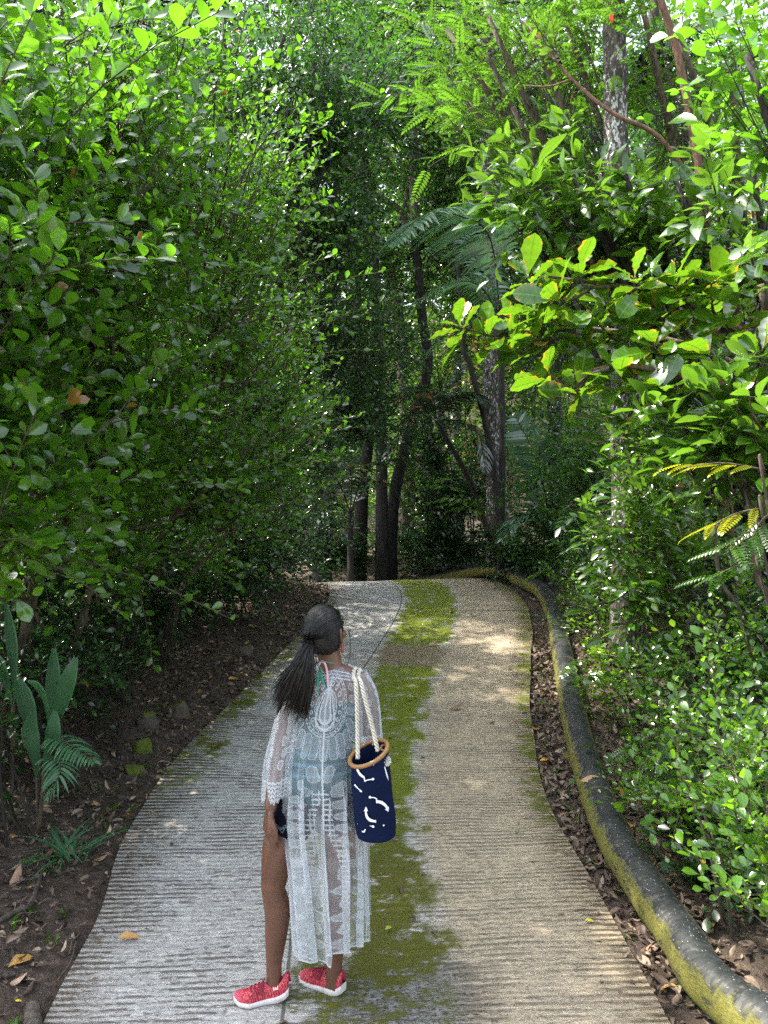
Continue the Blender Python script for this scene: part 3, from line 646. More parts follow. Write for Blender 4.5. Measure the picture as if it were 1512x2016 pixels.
# leafy shrub with golden shoots in the sun
simple('leafy_shrub', 'sunlit shrub with long yellow green leaves left of the golden fronds', 'shrub', (2.75, 6.2), .018, [K(1250, 960, 6.2, (.5, .45, .3)), K(1330, 1000, 5.9, (.5, .45, .35)), K(1290, 1060, 6.0, (.45, .4, .3)), K(1230, 1010, 6.4, (.35, .4, .2)), K(1370, 1130, 5.6, (.45, .4, .25)), K(1290, 1170, 5.6, (.3, .3, .16), .8), K(1225, 800, 6.6, (.5, .4, .3)), K(1260, 880, 6.5, (.45, .4, .3))],
       T_lance_w, .15, (M_twig, M_bright), None, boughs=8, twigs=6, leaves=6, twig=.3, up=.05, droop=.35, spread=.7, wood_r=.007, tilt=(-.2, -.3, 0))
# tree with very large wavy leaves in whorls
def whorl_tree(name, lab, base, limbs, tips, tpl, size, mats, n=(8, 13), flat=.35, group=None):
    t = empty(name, tuple(base), lab, 'tree', group); wood = MB(); fol = MB()
    for pts, r in limbs: tube(wood, pts, r, 8, n=4 * len(pts), rough=.03, rnd=rng.random())
    for tip, start in tips:
        tip = np.asarray(tip, float); start = np.asarray(start, float)
        mid = (tip + start) / 2 + np.array([0, 0, -.06]) + .05 * rng.standard_normal(3)
        tube(wood, [start, mid, tip], [.014, .010, .007], 6, n=9, rnd=rng.random())
        N = rng.integers(*n); a = rng.random() * 6.28 + np.arange(N) * 2.4
        ax = nrm((tip - mid)[None])[0] * .55 + np.array([0, 0, .75]); ax /= np.linalg.norm(ax)
        s = np.cross(ax, [0, 1, 0.2]); s /= np.linalg.norm(s); b = np.cross(s, ax)
        el = np.linspace(-.25, .95, N) + .12 * rng.standard_normal(N)
        d = (np.cos(a)[:, None] * s + np.sin(a)[:, None] * b) * np.cos(el)[:, None] + ax * np.sin(el)[:, None]
        pos = tip - ax * (.10 * (1 - np.linspace(0, 1, N)))[:, None]
        put_leaves(fol, tpl, pos, d, ax + .35 * rng.standard_normal((N, 3)), size * (.5 + .6 * rng.random(N)), rng.random(N) * .5 + .5 * rng.random())
    obj('trunk', wood, mats[0], t); obj('crown', fol, mats[1], t); return t
def tip(px, py, d): return P(px, py, d)
B0 = np.array([3.4, 5.6, gz(3.4, 5.6)])
lim = [([B0, P(1560, 1000, 5.6), P(1540, 760, 5.5), P(1500, 560, 5.3)], [.07, .06, .05, .035]),
       ([P(1545, 780, 5.5), P(1380, 690, 5.5), P(1180, 650, 5.7), P(1000, 655, 6.0)], [.045, .035, .022, .012]),
       ([P(1530, 700, 5.5), P(1400, 620, 5.2), P(1250, 570, 5.2), P(1080, 545, 5.5)], [.04, .03, .02, .010]),
       ([P(1545, 800, 5.5), P(1400, 760, 5.0), P(1240, 720, 5.0), P(1120, 740, 5.3)], [.04, .03, .018, .010])]
tl = [((905, 640), 6.1, (1000, 655, 6.0)), ((960, 660), 6.0, (1040, 655, 5.9)), ((1010, 620), 5.9, (1100, 650, 5.8)), ((1060, 665), 5.6, (1140, 650, 5.7)), ((1040, 545), 5.5, (1120, 560, 5.4)), ((1100, 590), 5.3, (1160, 570, 5.3)),
      ((1140, 530), 5.4, (1200, 565, 5.2)), ((1250, 545), 5.1, (1290, 585, 5.2)), ((1330, 560), 5.0, (1380, 610, 5.2)), ((1400, 545), 4.9, (1420, 625, 5.2)), ((1460, 600), 4.8, (1500, 650, 5.3)), ((1180, 640), 5.3, (1240, 660, 5.6)),
      ((1240, 620), 5.2, (1300, 680, 5.5)), ((1290, 680), 5.0, (1370, 690, 5.4)), ((1400, 700), 4.8, (1450, 720, 5.4)), ((1080, 735), 5.4, (1160, 735, 5.1)), ((1130, 765), 5.2, (1200, 725, 5.0)), ((1220, 740), 5.0, (1260, 722, 5.0)),
      ((1300, 760), 4.9, (1360, 750, 5.0)), ((1480, 500), 4.9, (1510, 560, 5.3)), ((1500, 690), 4.6, (1530, 700, 5.4)), ((1350, 640), 5.1, (1400, 650, 5.3)), ((1140, 690), 5.5, (1200, 690, 5.5)), ((1050, 610), 5.6, (1120, 640, 5.7)), ((1190, 590), 5.4, (1240, 570, 5.3)), ((1290, 610), 5.2, (1340, 600, 5.2)), ((1370, 690), 5.2, (1430, 690, 5.4)), ((1440, 560), 5.1, (1480, 620, 5.3)), ((1010, 690), 5.9, (1070, 655, 5.8)), ((1430, 640), 4.9, (1480, 650, 5.3)), ((1080, 580), 5.6, (1130, 560, 5.4)), ((1330, 720), 5.2, (1380, 740, 5.1)), ((1230, 690), 5.3, (1290, 700, 5.2))]
whorl_tree('large_leaved_tree', 'tree with very large wavy yellow green leaves reaching over the road from the right', B0, lim, [(tip(*a, d), P(*b)) for a, d, b in tl], T_almond, .31, (M_twig, M_almond))
# tree with long glossy leaves above it
simple('glossy_leaved_tree', 'tree with long pointed glossy leaves forming a bright bank in the upper right', 'tree', (3.9, 7.2), .06,
       [K(1060, 300, 6.9, (.45, .5, .28)), K(1130, 330, 6.6, (.6, .5, .32)), K(1010, 350, 7.0, (.35, .4, .25)), K(1230, 320, 6.4, (.6, .5, .36)), K(1330, 330, 6.2, (.6, .5, .38)), K(1180, 420, 6.6, (.65, .5, .3)), K(1300, 440, 6.4, (.6, .5, .3)), K(1430, 420, 5.8, (.5, .5, .4)), K(1090, 440, 7.0, (.4, .4, .2), .7), K(1480, 290, 5.6, (.5, .5, .42))],
       T_lance_w, .27, (M_bark, M_bright), None, ('trunk', 'crown'), boughs=5, twigs=5, leaves=6, twig=.36, up=.05, droop=.30, spread=.7, wood_r=.010, tilt=(-.2, -.35, 0))
simple('glossy_leaved_sapling', 'sapling with drooping pointed leaves hanging at the right edge below the large leaves', 'sapling', (3.2, 4.9), .02,
       [K(1400, 800, 4.7, (.34, .3, .2)), K(1480, 780, 4.5, (.3, .3, .25)), K(1330, 800, 5.1, (.3, .3, .16), .8), K(1500, 880, 4.5, (.22, .25, .16), .7)], T_lance_w, .26, (M_twig, M_bright), None,
       boughs=7, twigs=5, leaves=5, twig=.24, up=-.1, droop=.6, spread=.6, wood_r=.007)
# small round dark leaves at the top right corner, close to the camera
simple('round_leaved_tree', 'tree at the right edge with its topmost dark round leaves near the corner', 'tree', (3.6, 3.8), .05, [K(1470, 70, 4.0, (.22, .25, .16)), K(1530, 130, 4.0, (.3, .3, .3)), K(1540, 260, 4.2, (.3, .3, .3)), K(1560, 20, 3.9, .4)],
       T_obov, .12, (M_bark, M_left), None, ('trunk', 'crown'), boughs=6, twigs=5, leaves=6, twig=.3, up=0, wood_r=.007)
# feathery tree at the top right
simple('feathery_tree', 'tree with feathery light green compound leaves spreading across the top right', 'tree', (4.6, 8.2), .07,
       [K(880, 40, 8.0, (.7, .6, .4)), K(960, 90, 7.7, (.8, .6, .42)), K(1050, 45, 7.4, (.6, .6, .4)), K(920, 180, 7.7, (.55, .5, .28)), K(1010, 190, 7.4, (.6, .5, .28)), K(1110, 10, 7.4, (.4, .5, .25)), K(1260, -30, 7.0, (.6, .6, .3)), K(1330, 30, 6.8, (.7, .6, .4)), K(1440, 120, 6.6, (.6, .6, .5)), K(960, 10, 7.6, (.7, .6, .4))],
       T_pin, .36, (M_twig, M_fine), None, ('trunk', 'crown'), boughs=6, twigs=3, leaves=5, twig=.50, up=.02, droop=.25, spread=.5, wood_r=.011, leaf_up=1.4, sway=.1)
# bare looping branch and the reddish stem
t = empty('slender_tree', tuple(GP(1450, 6.3)), 'slender tree with a bare reddish brown stem leaning through the upper right leaves', 'tree')
wd = MB(); b0 = GP(1450, 6.3)
tube(wd, [b0, P(1420, 760, 6.3), P(1388, 430, 6.3), P(1362, 250, 6.3), P(1330, 90, 6.3), P(1290, -40, 6.3), P(1270, -200, 6.3)], [.05, .044, .036, .033, .03, .027, .02], 10, n=40, rough=.05)
tube(wd, [P(1382, 390, 6.3), P(1300, 272, 6.2), P(1210, 225, 6.2), P(1130, 160, 6.3), P(1060, 75, 6.4), P(1030, 40, 6.5)], [.022, .018, .016, .014, .010, .006], 8, n=30, rough=.05)
tube(wd, [P(1325, 75, 6.3), P(1380, 50, 6.2), P(1440, -20, 6.2)], [.012, .01, .006], 6, n=10); tube(wd, [P(1120, 158, 6.3), P(1080, 170, 6.3), P(1030, 168, 6.4)], [.009, .007, .004], 6, n=10)
obj('trunk', wd, M_red, t)
fl = MB(); w2 = MB()
foliate(fl, w2, P(1270, -150, 6.3), [K(1260, -120, 6.3, (.7, .7, .4), 1), K(1060, 70, 6.4, (.3, .3, .15), .6, P(1100, 120, 6.3))], T_oval, .12, boughs=7, twigs=5, leaves=6, twig=.3)
obj('crown', fl, M_bright, t); obj('branch', w2, M_twig, t)
tag(obj('red_leaf', (lambda m: (put_leaves(m, T_oval, P(1203, 25, 6.2)[None], np.array([[.1, 0, -1.0]]), np.array([[0, -1.0, .2]]), np.array([.08]), np.array([.5])), m)[1])(MB()), flat_mat('red_leaf', (.75, .06, .01), .5)), 'single bright red leaf hanging at the top of the right trees', 'leaf')
# compound leaved plants with golden tips
def pinnate_plant(lab, base, tips, mat, tpl, size, name='compound_leaved_plant', r=.012, wood=None):
    t = empty(name, tuple(base), lab, 'plant'); wd = MB(); fo = MB()
    for (a, b, n) in tips:
        a = np.asarray(a, float); b = np.asarray(b, float); d = b - a
        tube(wd, [base, a - np.array([0, 0, .1]), a], [r, r * .7, r * .5], 6, n=12); tube(wd, [a, (a + b) / 2 + [0, 0, .03], b], [r * .5, r * .4, r * .2], 5, n=8)
        f = np.linspace(.15, 1, n); s = np.cross(nrm(d[None])[0], [0, 0, 1])
        sg = np.where(np.arange(n) % 2, 1, -1)[:, None]
        put_leaves(fo, tpl, a + d * f[:, None] + [0, 0, .02], nrm(d[None]) * .8 + s * sg * .9 + .1 * rng.standard_normal((n, 3)) + [0, 0, -.05], np.array([[-.15, -.35, 1.0]]) + .15 * rng.standard_normal((n, 3)), size * (.75 + .35 * rng.random(n)), rng.random(n))
    obj('stem', wd, wood or M_twig, t); obj('foliage', fo, mat, t); return t
pb = GP(1640, 4.4)
pinnate_plant('plant with golden yellow compound leaves at the right edge above the pale stems', pb, [(P(1505, 925, 4.1), P(1345, 920, 4.2), 8), (P(1505, 1000, 4.1), P(1390, 1045, 4.1), 8)], M_gold, T_pin_s, .20)
pinnate_plant('plant with light green compound leaves just below the golden ones', GP(1650, 4.4), [(P(1500, 1040, 4.1), P(1430, 1085, 4.0), 6), (P(1520, 1010, 4.1), P(1480, 1060, 4.0), 5), (P(1500, 1110, 4.2), P(1400, 1140, 4.2), 6)], M_fine, T_pin_s, .22)
pinnate_plant('plant with bluish green compound leaves near the bend of the pipe', GP(1330, 5.9), [(P(1320, 1140, 5.8), P(1250, 1170, 5.8), 6), (P(1350, 1230, 5.5), P(1260, 1260, 5.5), 6), (P(1420, 1270, 5.0), P(1500, 1280, 4.8), 7), (P(1400, 1300, 5.0), P(1330, 1320, 5.0), 6)], M_mid, T_pin_s, .20)
pinnate_plant('plant with small feathery leaves low beside the middle of the pipe', GP(1260, 5.2), [(P(1290, 1440, 4.9), P(1220, 1480, 5.0), 6), (P(1330, 1460, 4.6), P(1260, 1510, 4.6), 6), (P(1230, 1330, 6.2), P(1170, 1330, 6.2), 5)], M_fine, T_pin_s, .16)
pinnate_plant('plant with seven bluish leaflets per leaf right of the spotted trunk', GP(1190, 8.2), [(P(1190, 990, 8.0), P(1130, 1010, 8.0), 5), (P(1200, 1050, 7.6), P(1160, 1100, 7.5), 5), (P(1220, 930, 7.6), P(1180, 950, 7.6), 4)], M_mid, T_seven, .30)
pinnate_plant('sapling with drooping yellow green leaves left of the spotted trunk', GP(1010, 11.6), [(P(955, 1010, 10.8), P(880, 955, 10.6), 5), (P(955, 1005, 10.8), P(900, 985, 10.5), 6)], M_bright, T_seven, .36)
# pale slim stems at the right edge
for lab, pts, r in [('slim pale bent stem rising at the right edge below the golden leaves', [GP(1500, 4.7), P(1470, 1250, 4.7), P(1418, 1140, 4.7), P(1412, 1040, 4.7), P(1450, 960, 4.7)], [.017, .015, .013, .010, .006]),
                    ('stout grey brown stem leaning in at the right edge', [GP(1590, 4.5), P(1525, 1220, 4.5), P(1490, 1140, 4.5), P(1480, 1040, 4.5), P(1465, 960, 4.6)], [.024, .021, .017, .013, .008]),
                    ('pale bare stick standing in the low shrubs at the lower right', [GP(1435, 3.6), P(1420, 1790, 3.6), P(1398, 1680, 3.6), P(1360, 1560, 3.7)], [.010, .009, .008, .005]),
                    ('forked bare stick next to the pale stick at the lower right', [GP(1452, 3.5), P(1440, 1830, 3.5), P(1422, 1700, 3.5), P(1400, 1640, 3.5)], [.009, .008, .007, .004]),
                    ('thin white stick slanting through the right bank shrubs', [GP(1510, 4.4), P(1450, 1420, 4.6), P(1400, 1300, 4.9)], [.012, .011, .008])]:
    w2 = MB(); tube(w2, pts, r, 8, n=24, rough=.05); tag(obj('bare_stem', w2, M_bark_l, None, tuple(pts[0])), lab, 'stem', 'bare stems in the right bank')
# ------------------------------------------------------------------ trees, palms and forest beyond the crest
def gtree(lab, px, d, pts, r0, r1, mat, cls=(), tpl=T_far, size=.15, lmat=None, group='trunks beyond the crest', name='forest_tree', extra=(), **kw):
    b = GP(px, d); t = empty(name, tuple(b), lab, 'tree', group); wd = MB()
    pp_ = [b - [0, 0, .1]] + [P(*q, d) if len(q) == 2 else P(*q) for q in pts]
    tube(wd, pp_, np.linspace(r0, r1, len(pp_)) * np.array([1.25] + [1] * (len(pp_) - 1)), 14, n=8 * len(pp_), rough=.035)
    for e in extra: tube(wd, [P(*q) for q in e[0]], e[1], 8, n=16, rough=.05)
    obj('trunk', wd, mat, t)
    if cls:
        f = MB(); w2 = MB()
        foliate(f, w2, pp_[-1], [(c[0], c[1], c[2], c[0] - (c[0] - pp_[-1]) * .3) for c in cls], tpl, size, **dict(dict(boughs=19, twigs=13, leaves=9, twig=.7, wood_r=.018, droop=.25, up=.1), **kw))
        obj('branch', w2, M_bark, t); obj('crown', f, lmat or M_mid, t)
    return t
gtree('tall straight tree with lichen spotted bark right of the road end', 985, 12.6, [(975, 900), (968, 760), (972, 600), (968, 420), (962, 300), (958, 120), (955, -80)], .17, .11, M_bark_s,
      [K(960, 60, 12.6, (2, 1.6, 1.3)), K(840, 150, 13.2, (1.3, 1.2, .8)), K(1020, 250, 12.8, (1.2, 1, .7))], T_farl, .15, M_mid)
gtree('thin dark vine stem leaning against the spotted trunk', 992, 12.35, [(978, 960), (955, 830), (925, 720), (912, 680), (905, 560), (890, 420)], .06, .03, M_bark, name='vine', group=None)
gtree('thick lichen blotched trunk standing high in the upper right', 1235, 7.1, [(1228, 700), (1216, 400), (1212, 230), (1210, 80), (1205, -100)], .125, .10, M_bark_s,
      [K(1290, 190, 8.2, (.4, .4, .35)), K(1350, 120, 8.2, (.5, .4, .4)), K(1180, -90, 7.4, (.7, .6, .35))], T_farl, .12, M_dark, boughs=10, twigs=9, twig=.4)
gtree('black straight trunk right at the end of the road', 752, 13.6, [(752, 1000), (750, 850), (744, 700), (740, 560), (722, 420), (716, 300), (710, 150)], .115, .07, M_bark, [K(700, 150, 13.6, (1.4, 1.2, 1)), K(640, 330, 13.2, (1.2, 1, .8)), K(770, 280, 14, (1, 1, .7))], T_farl, .14, M_dark,
      extra=[(((736, 520, 13.6), (700, 440, 13.4), (640, 400, 13.2)), [.05, .04, .02])])
gtree('dark leaning trunk left of the black straight one', 705, 14.0, [(712, 1000), (722, 900), (735, 760), (742, 600)], .13, .07, M_bark, [K(640, 480, 14, (1.2, 1, .9)), K(720, 520, 14.5, (1.1, 1, .9))], T_far, .14, M_dark)
gtree('dark forked trunk behind the fronds left of the road end', 632, 13.2, [(640, 1030), (655, 940), (668, 860), (690, 740)], .15, .07, M_bark, [K(600, 640, 13.4, (1.2, 1, 1)), K(680, 660, 13.6, (1.1, 1, .9))], T_far, .13, M_dark, extra=[(((640, 1030, 13.2), (625, 940, 13.2), (612, 820, 13.0)), [.10, .07, .04])])
gtree('pale brown twisted trunk behind the arching palm frond', 800, 17.0, [(800, 820), (785, 640), (772, 560), (752, 490), (735, 445), (720, 330), (700, 200)], .17, .08, M_bark_l, [K(680, 120, 17, (1.8, 1.5, 1.4)), K(780, 60, 17, (1.6, 1.5, 1.2)), K(620, 250, 17, (1.6, 1.4, 1))], T_far, .17, M_mid,
      extra=[(((772, 560, 17), (800, 440, 16.8), (760, 395, 16.6), (712, 375, 16.4)), [.10, .08, .07, .05]), (((770, 470, 17), (790, 430, 17), (812, 330, 17)), [.06, .05, .04])])
gtree('slim light brown trunk rising above the palm frond', 850, 16.0, [(838, 700), (815, 420), (814, 300), (822, 200), (830, 40)], .09, .06, M_bark_l, [K(830, 20, 16, (1.6, 1.4, 1.2)), K(880, 330, 16.4, (1, 1, .8)), K(770, 200, 16, (1, 1, .7))], T_far, .16, M_mid)
gtree('dark crooked trunk below the palm fronds', 766, 14.2, [(776, 980), (812, 830), (842, 720), (830, 620), (822, 520), (812, 440)], .12, .07, M_bark, [K(860, 520, 14.4, (.9, .8, .5)), K(900, 480, 14.4, (.8, .8, .5))], T_farl, .13, M_mid)
gtree('dark tree hidden behind the glossy leaves of the right bank', 1320, 12.5, [(1310, 800), (1300, 500), (1290, 200), (1290, -60)], .16, .10, M_bark, [K(1340, 420, 12.4, 1.5), K(1250, 600, 12.2, (1.4, 1.2, 1.2)), K(1420, 250, 12.2, 1.5), K(1380, 700, 12, 1.4), K(1150, 700, 12.6, (1.1, 1, 1)), K(1080, 520, 13, (1, 1, 1))], T_farl, .14, M_dark)
gtree('background tree filling the gap above the right bank', 1100, 16, [(1090, 700), (1085, 400), (1080, 100), (1080, -100)], .16, .10, M_bark, [K(1080, 380, 16, 1.8), K(1050, 180, 16, 1.8), K(1180, 260, 16, 1.7), K(1010, 640, 16, (1.4, 1.2, 1.2)), K(1080, 780, 15, (1.4, 1.2, 1.1)), K(900, 200, 17, 1.6)], T_far, .16, M_mid)
gtree('background tree behind the left thicket near the upper left corner', 250, 12, [(250, 700), (240, 400), (230, 100), (220, -100)], .16, .10, M_bark, [K(230, 60, 12, 1.7), K(330, 0, 12.5, 1.7), K(100, -20, 11.5, 1.7), K(420, 120, 12.5, 1.5), K(350, 240, 12.4, 1.5), K(470, 330, 13, 1.5), K(30, 60, 11.5, 1.7), K(280, -80, 11, 1.7), K(180, 160, 11, 1.5), K(420, -40, 11.5, 1.6), K(560, -60, 12, 1.6)], T_farl, .14, M_dark)
gtree('background tree behind the middle of the left thicket', 430, 14.5, [(440, 800), (450, 500), (460, 200)], .16, .10, M_bark, [K(440, 520, 14.5, 1.7), K(520, 380, 15, 1.6), K(380, 700, 14, 1.6), K(540, 620, 15, 1.5), K(480, 840, 14.2, 1.4), K(560, 760, 15, 1.2)], T_farl, .15, M_dark)
gtree('leafy background tree filling the gap behind the big palm frond', 900, 18.5, [(900, 800), (902, 500), (905, 200), (905, -60)], .12, .08, M_bark, [K(900, 420, 18.5, (1.7, 1.5, 1.3)), K(860, 560, 18, (1.5, 1.3, 1.2)), K(940, 560, 18.5, (1.4, 1.3, 1.1)), K(880, 260, 19, (1.7, 1.5, 1.2)), K(900, 690, 18, (1.5, 1.3, 1.0)), K(820, 460, 18.5, (1.2, 1.2, 1))], T_far, .17, M_mid)
gtree('tall background tree closing the view at the top centre', 700, 22, [(700, 600), (705, 300), (710, 0), (715, -200)], .2, .12, M_bark, [K(700, 300, 22, 2.2), K(620, 120, 22, 2.2), K(760, 450, 22, (2, 1.8, 1.5)), K(840, 300, 22, 2.0), K(760, 220, 21, 2.0), K(560, 10, 21, 2.2), K(780, -30, 21, 2.2), K(640, 420, 21, 1.8), K(700, -40, 22, 2.2), K(860, 560, 21, (1.6, 1.6, 1.4)), K(820, 80, 23, (1.8, 1.8, 1.5))], T_far, .20, M_far, boughs=12)
gtree('tall background tree behind the feathery tree', 980, 24, [(980, 600), (985, 300), (990, 0), (1000, -200)], .2, .12, M_bark, [K(960, 360, 24, 2.4), K(1080, 120, 24, 2.4), K(930, 60, 24, 2.3), K(1010, 560, 23, 2.0), K(1180, 330, 24, 2.4), K(920, 700, 22, 1.8)], T_far, .20, M_far, boughs=12)

# palms: arching fronds with many narrow leaflets
def frond(mb, wd, pts, n, ll, width=.022, droop=.5, fold=.25, side=(0, 0, 1), r=.014, sweep=.75):
    p = spline(pts, 48); t = nrm(np.gradient(p, axis=0)); tube(wd, p, np.linspace(r, r * .25, 48), 5, cap=True, rnd=.5)
    f = np.linspace(.14, 1, n); idx = f * 47; i0 = np.minimum(idx.astype(int), 46); fr = (idx - i0)[:, None]
    pos = p[i0] * (1 - fr) + p[i0 + 1] * fr; tt = t[i0]
    up = nrm(np.asarray(side, float) - tt * (tt @ np.asarray(side, float))[:, None]); s = np.cross(tt, up)
    L = ll * np.sin(np.pi * (.12 + .84 * f) ** .8) ** .6
    k = np.linspace(0, 1, 6)
    for sg in (-1, 1):
        d = nrm(tt * sweep * (.6 + .5 * f[:, None]) + s * sg + up * fold + .05 * rng.standard_normal((n, 3)))
        ctr = pos[:, None] + d[:, None] * (L[:, None] * k[None])[..., None] + np.array([0, 0, -1.0]) * (droop * L[:, None] * k[None] ** 2.2)[..., None]
        wv = nrm(np.cross(d, up + .25 * rng.standard_normal((n, 3))))[:, None] * (width * np.array([.35, .9, 1, .85, .5, .03]))[None, :, None]
        V = np.stack([ctr - wv, ctr + np.array([0, 0, -.15 * width]), ctr + wv], 2)        # (n,6,3,3)
        A = np.zeros(V.shape); A[..., 0] = np.array([-1, 0, 1]); A[..., 1] = k[None, :, None]; A[..., 2] = rng.random(n)[:, None, None]
        i = np.arange(5)[:, None] * 3; j = np.arange(2)[None]
        q = np.stack([i + j, i + j + 1, i + j + 4, i + j + 3], -1).reshape(-1, 4)
        mb.add(V, (np.arange(n)[:, None, None] * 18 + q[None]).reshape(-1, 4), None, A)
def palm(lab, base, fronds, mat, trunk=None, cat='palm', **kw):
    t = empty('palm', tuple(base), lab, cat, 'feather palms beyond the crest')
    if trunk: wd = MB(); tube(wd, trunk[0], trunk[1], 10, n=14, rough=.03); obj('trunk', wd, M_bark, t)
    for f in fronds:
        wd = MB(); fo = MB(); frond(fo, wd, f[0], f[1], f[2], **dict(kw, **(f[3] if len(f) > 3 else {}))); o = obj('frond', fo, mat, t); obj('stalk', wd, M_twig_d, o)
    return t
pc = P(985, 620, 11.6); pb = np.array([pc[0], pc[1], gz(pc[0], pc[1])])
palm('palm with one big pale arching frond left of the spotted trunk', pb, [
    ([pc, P(965, 470, 10.8), P(905, 425, 9.8), P(835, 425, 9.2), P(766, 480, 8.8)], 54, .74, dict(droop=.34, side=(-.45, -.35, .8), fold=.05, sweep=.55, width=.036)),
    ([pc, P(940, 560, 11.4), P(880, 560, 11.2), P(810, 600, 11.0)], 34, .5),
    ([pc, P(950, 600, 11.3), P(900, 620, 11.0), P(840, 700, 10.9)], 30, .5), ([pc, P(960, 540, 11.9), P(930, 480, 12.3), P(930, 400, 12.6)], 28, .5)],
    M_palm, ([pb, (pb + pc) / 2 + [.03, 0, 0], pc], [.06, .05, .045]))
pc = P(860, 830, 12.6); pb = np.array([pc[0], pc[1], gz(pc[0], pc[1])])
palm('small palm below it with blackish drooping fronds', pb, [([pc, P(850, 780, 12.4), P(810, 765, 12.2), P(760, 810, 12.0)], 30, .42), ([pc, P(890, 790, 12.4), P(930, 775, 12.2), P(965, 800, 12.0)], 30, .42), ([pc, P(840, 800, 12.2), P(800, 830, 12), P(760, 900, 11.8)], 26, .4), ([pc, P(880, 780, 12.8), P(900, 740, 12.9), P(915, 700, 13)], 24, .4), ([pc, P(900, 830, 12.2), P(940, 850, 12), P(955, 920, 11.9)], 24, .4)],
     M_palmd, ([GP(985, 13.0), P(930, 960, 12.9), pc], [.05, .045, .04]))
pc = P(690, 1010, 12.4); pb = np.array([pc[0], pc[1], gz(pc[0], pc[1])])
palm('dark palm whose fronds arch over the left lane at the road end', pb, [([pc, P(660, 940, 12.2), P(615, 925, 12), P(560, 960, 11.8)], 30, .45), ([pc, P(690, 930, 12.4), P(655, 900, 12.2), P(600, 915, 12.0)], 30, .4), ([pc, P(720, 930, 12.2), P(770, 905, 12), P(835, 900, 11.8)], 32, .42), ([pc, P(655, 990, 12.2), P(635, 1000, 12), P(610, 1060, 11.9)], 26, .4), ([pc, P(720, 960, 12.6), P(760, 950, 12.6), P(800, 1000, 12.6)], 26, .4), ([pc, P(670, 950, 12.8), P(650, 870, 13), P(610, 840, 13)], 26, .4)],
     M_palmd, ([pb, (pb + pc) / 2, pc], [.06, .05, .05]))
pc = P(1085, 1060, 10.6); pb = np.array([pc[0], pc[1], gz(pc[0], pc[1])])
palm('young palm with one upright open frond right of the spotted trunk', pb, [([pc, P(1075, 980, 10.5), P(1050, 890, 10.4), P(1015, 820, 10.3)], 30, .5, dict(droop=.12, side=(0, -1, .2), fold=.02, sweep=.6)), ([pc, P(1110, 980, 10.4), P(1130, 940, 10.3), P(1160, 950, 10.2)], 26, .4), ([pc, P(1060, 1020, 10.3), P(1020, 1020, 10.2), P(990, 1060, 10.1)], 24, .4), ([pc, P(1100, 1030, 10.2), P(1120, 1040, 10), P(1135, 1090, 9.9)], 24, .36)], M_palm)
pc = P(1130, 230, 11.6); pb = np.array([pc[0] + .1, pc[1], gz(pc[0], pc[1])])
palm('tall palm with short dark fronds beside the thick blotched trunk', pb, [([pc, P(1220, 130, 11.2), P(1265, 115, 11), P(1310, 140, 10.8)], 22, .4), ([pc, P(1080, 220, 11.4), P(1040, 230, 11.3), P(1010, 280, 11.2)], 24, .4), ([pc, P(1110, 170, 11.6), P(1080, 150, 11.6), P(1040, 170, 11.5)], 24, .4), ([pc, P(1150, 260, 11.3), P(1180, 290, 11.2), P(1190, 350, 11.1)], 22, .4)],
     M_palmd, ([pb, (pb + pc) / 2, pc], [.06, .05, .05]))
# ferns at the crest
def fern(lab, base, fronds, mat=None):
    t = empty('fern', tuple(base), lab, 'fern', 'ferns'); 
    for pts, n, ll in fronds:
        wd = MB(); fo = MB(); frond(fo, wd, pts, n, ll, width=.012, droop=.15, fold=.0, r=.004, sweep=.25); o = obj('frond', fo, mat or M_under, t); obj('stalk', wd, M_twig, o)
b = GP(1110, 9.0)
fern('pale green fern frond arching over the bend of the pipe', b, [([b, P(1090, 1130, 9.0), P(1060, 1128, 8.9), P(1030, 1145, 8.8)], 22, .09), ([b, P(1120, 1110, 9.1), P(1135, 1080, 9.2)], 16, .09), ([b, P(1130, 1130, 8.9), P(1150, 1125, 8.8)], 14, .09)])
b = GP(1120, 6.4)
fern('small fern with its fronds across the middle of the pipe', b + [.3, 0, 0], [([b + [.3, 0, 0], P(1160, 1300, 6.4), P(1125, 1310, 6.3), P(1105, 1335, 6.2)], 16, .08), ([b + [.3, 0, 0], P(1180, 1290, 6.3), P(1170, 1270, 6.2)], 14, .08), ([b + [.3, 0, 0], P(1180, 1320, 6.2), P(1165, 1340, 6.1)], 14, .08)])
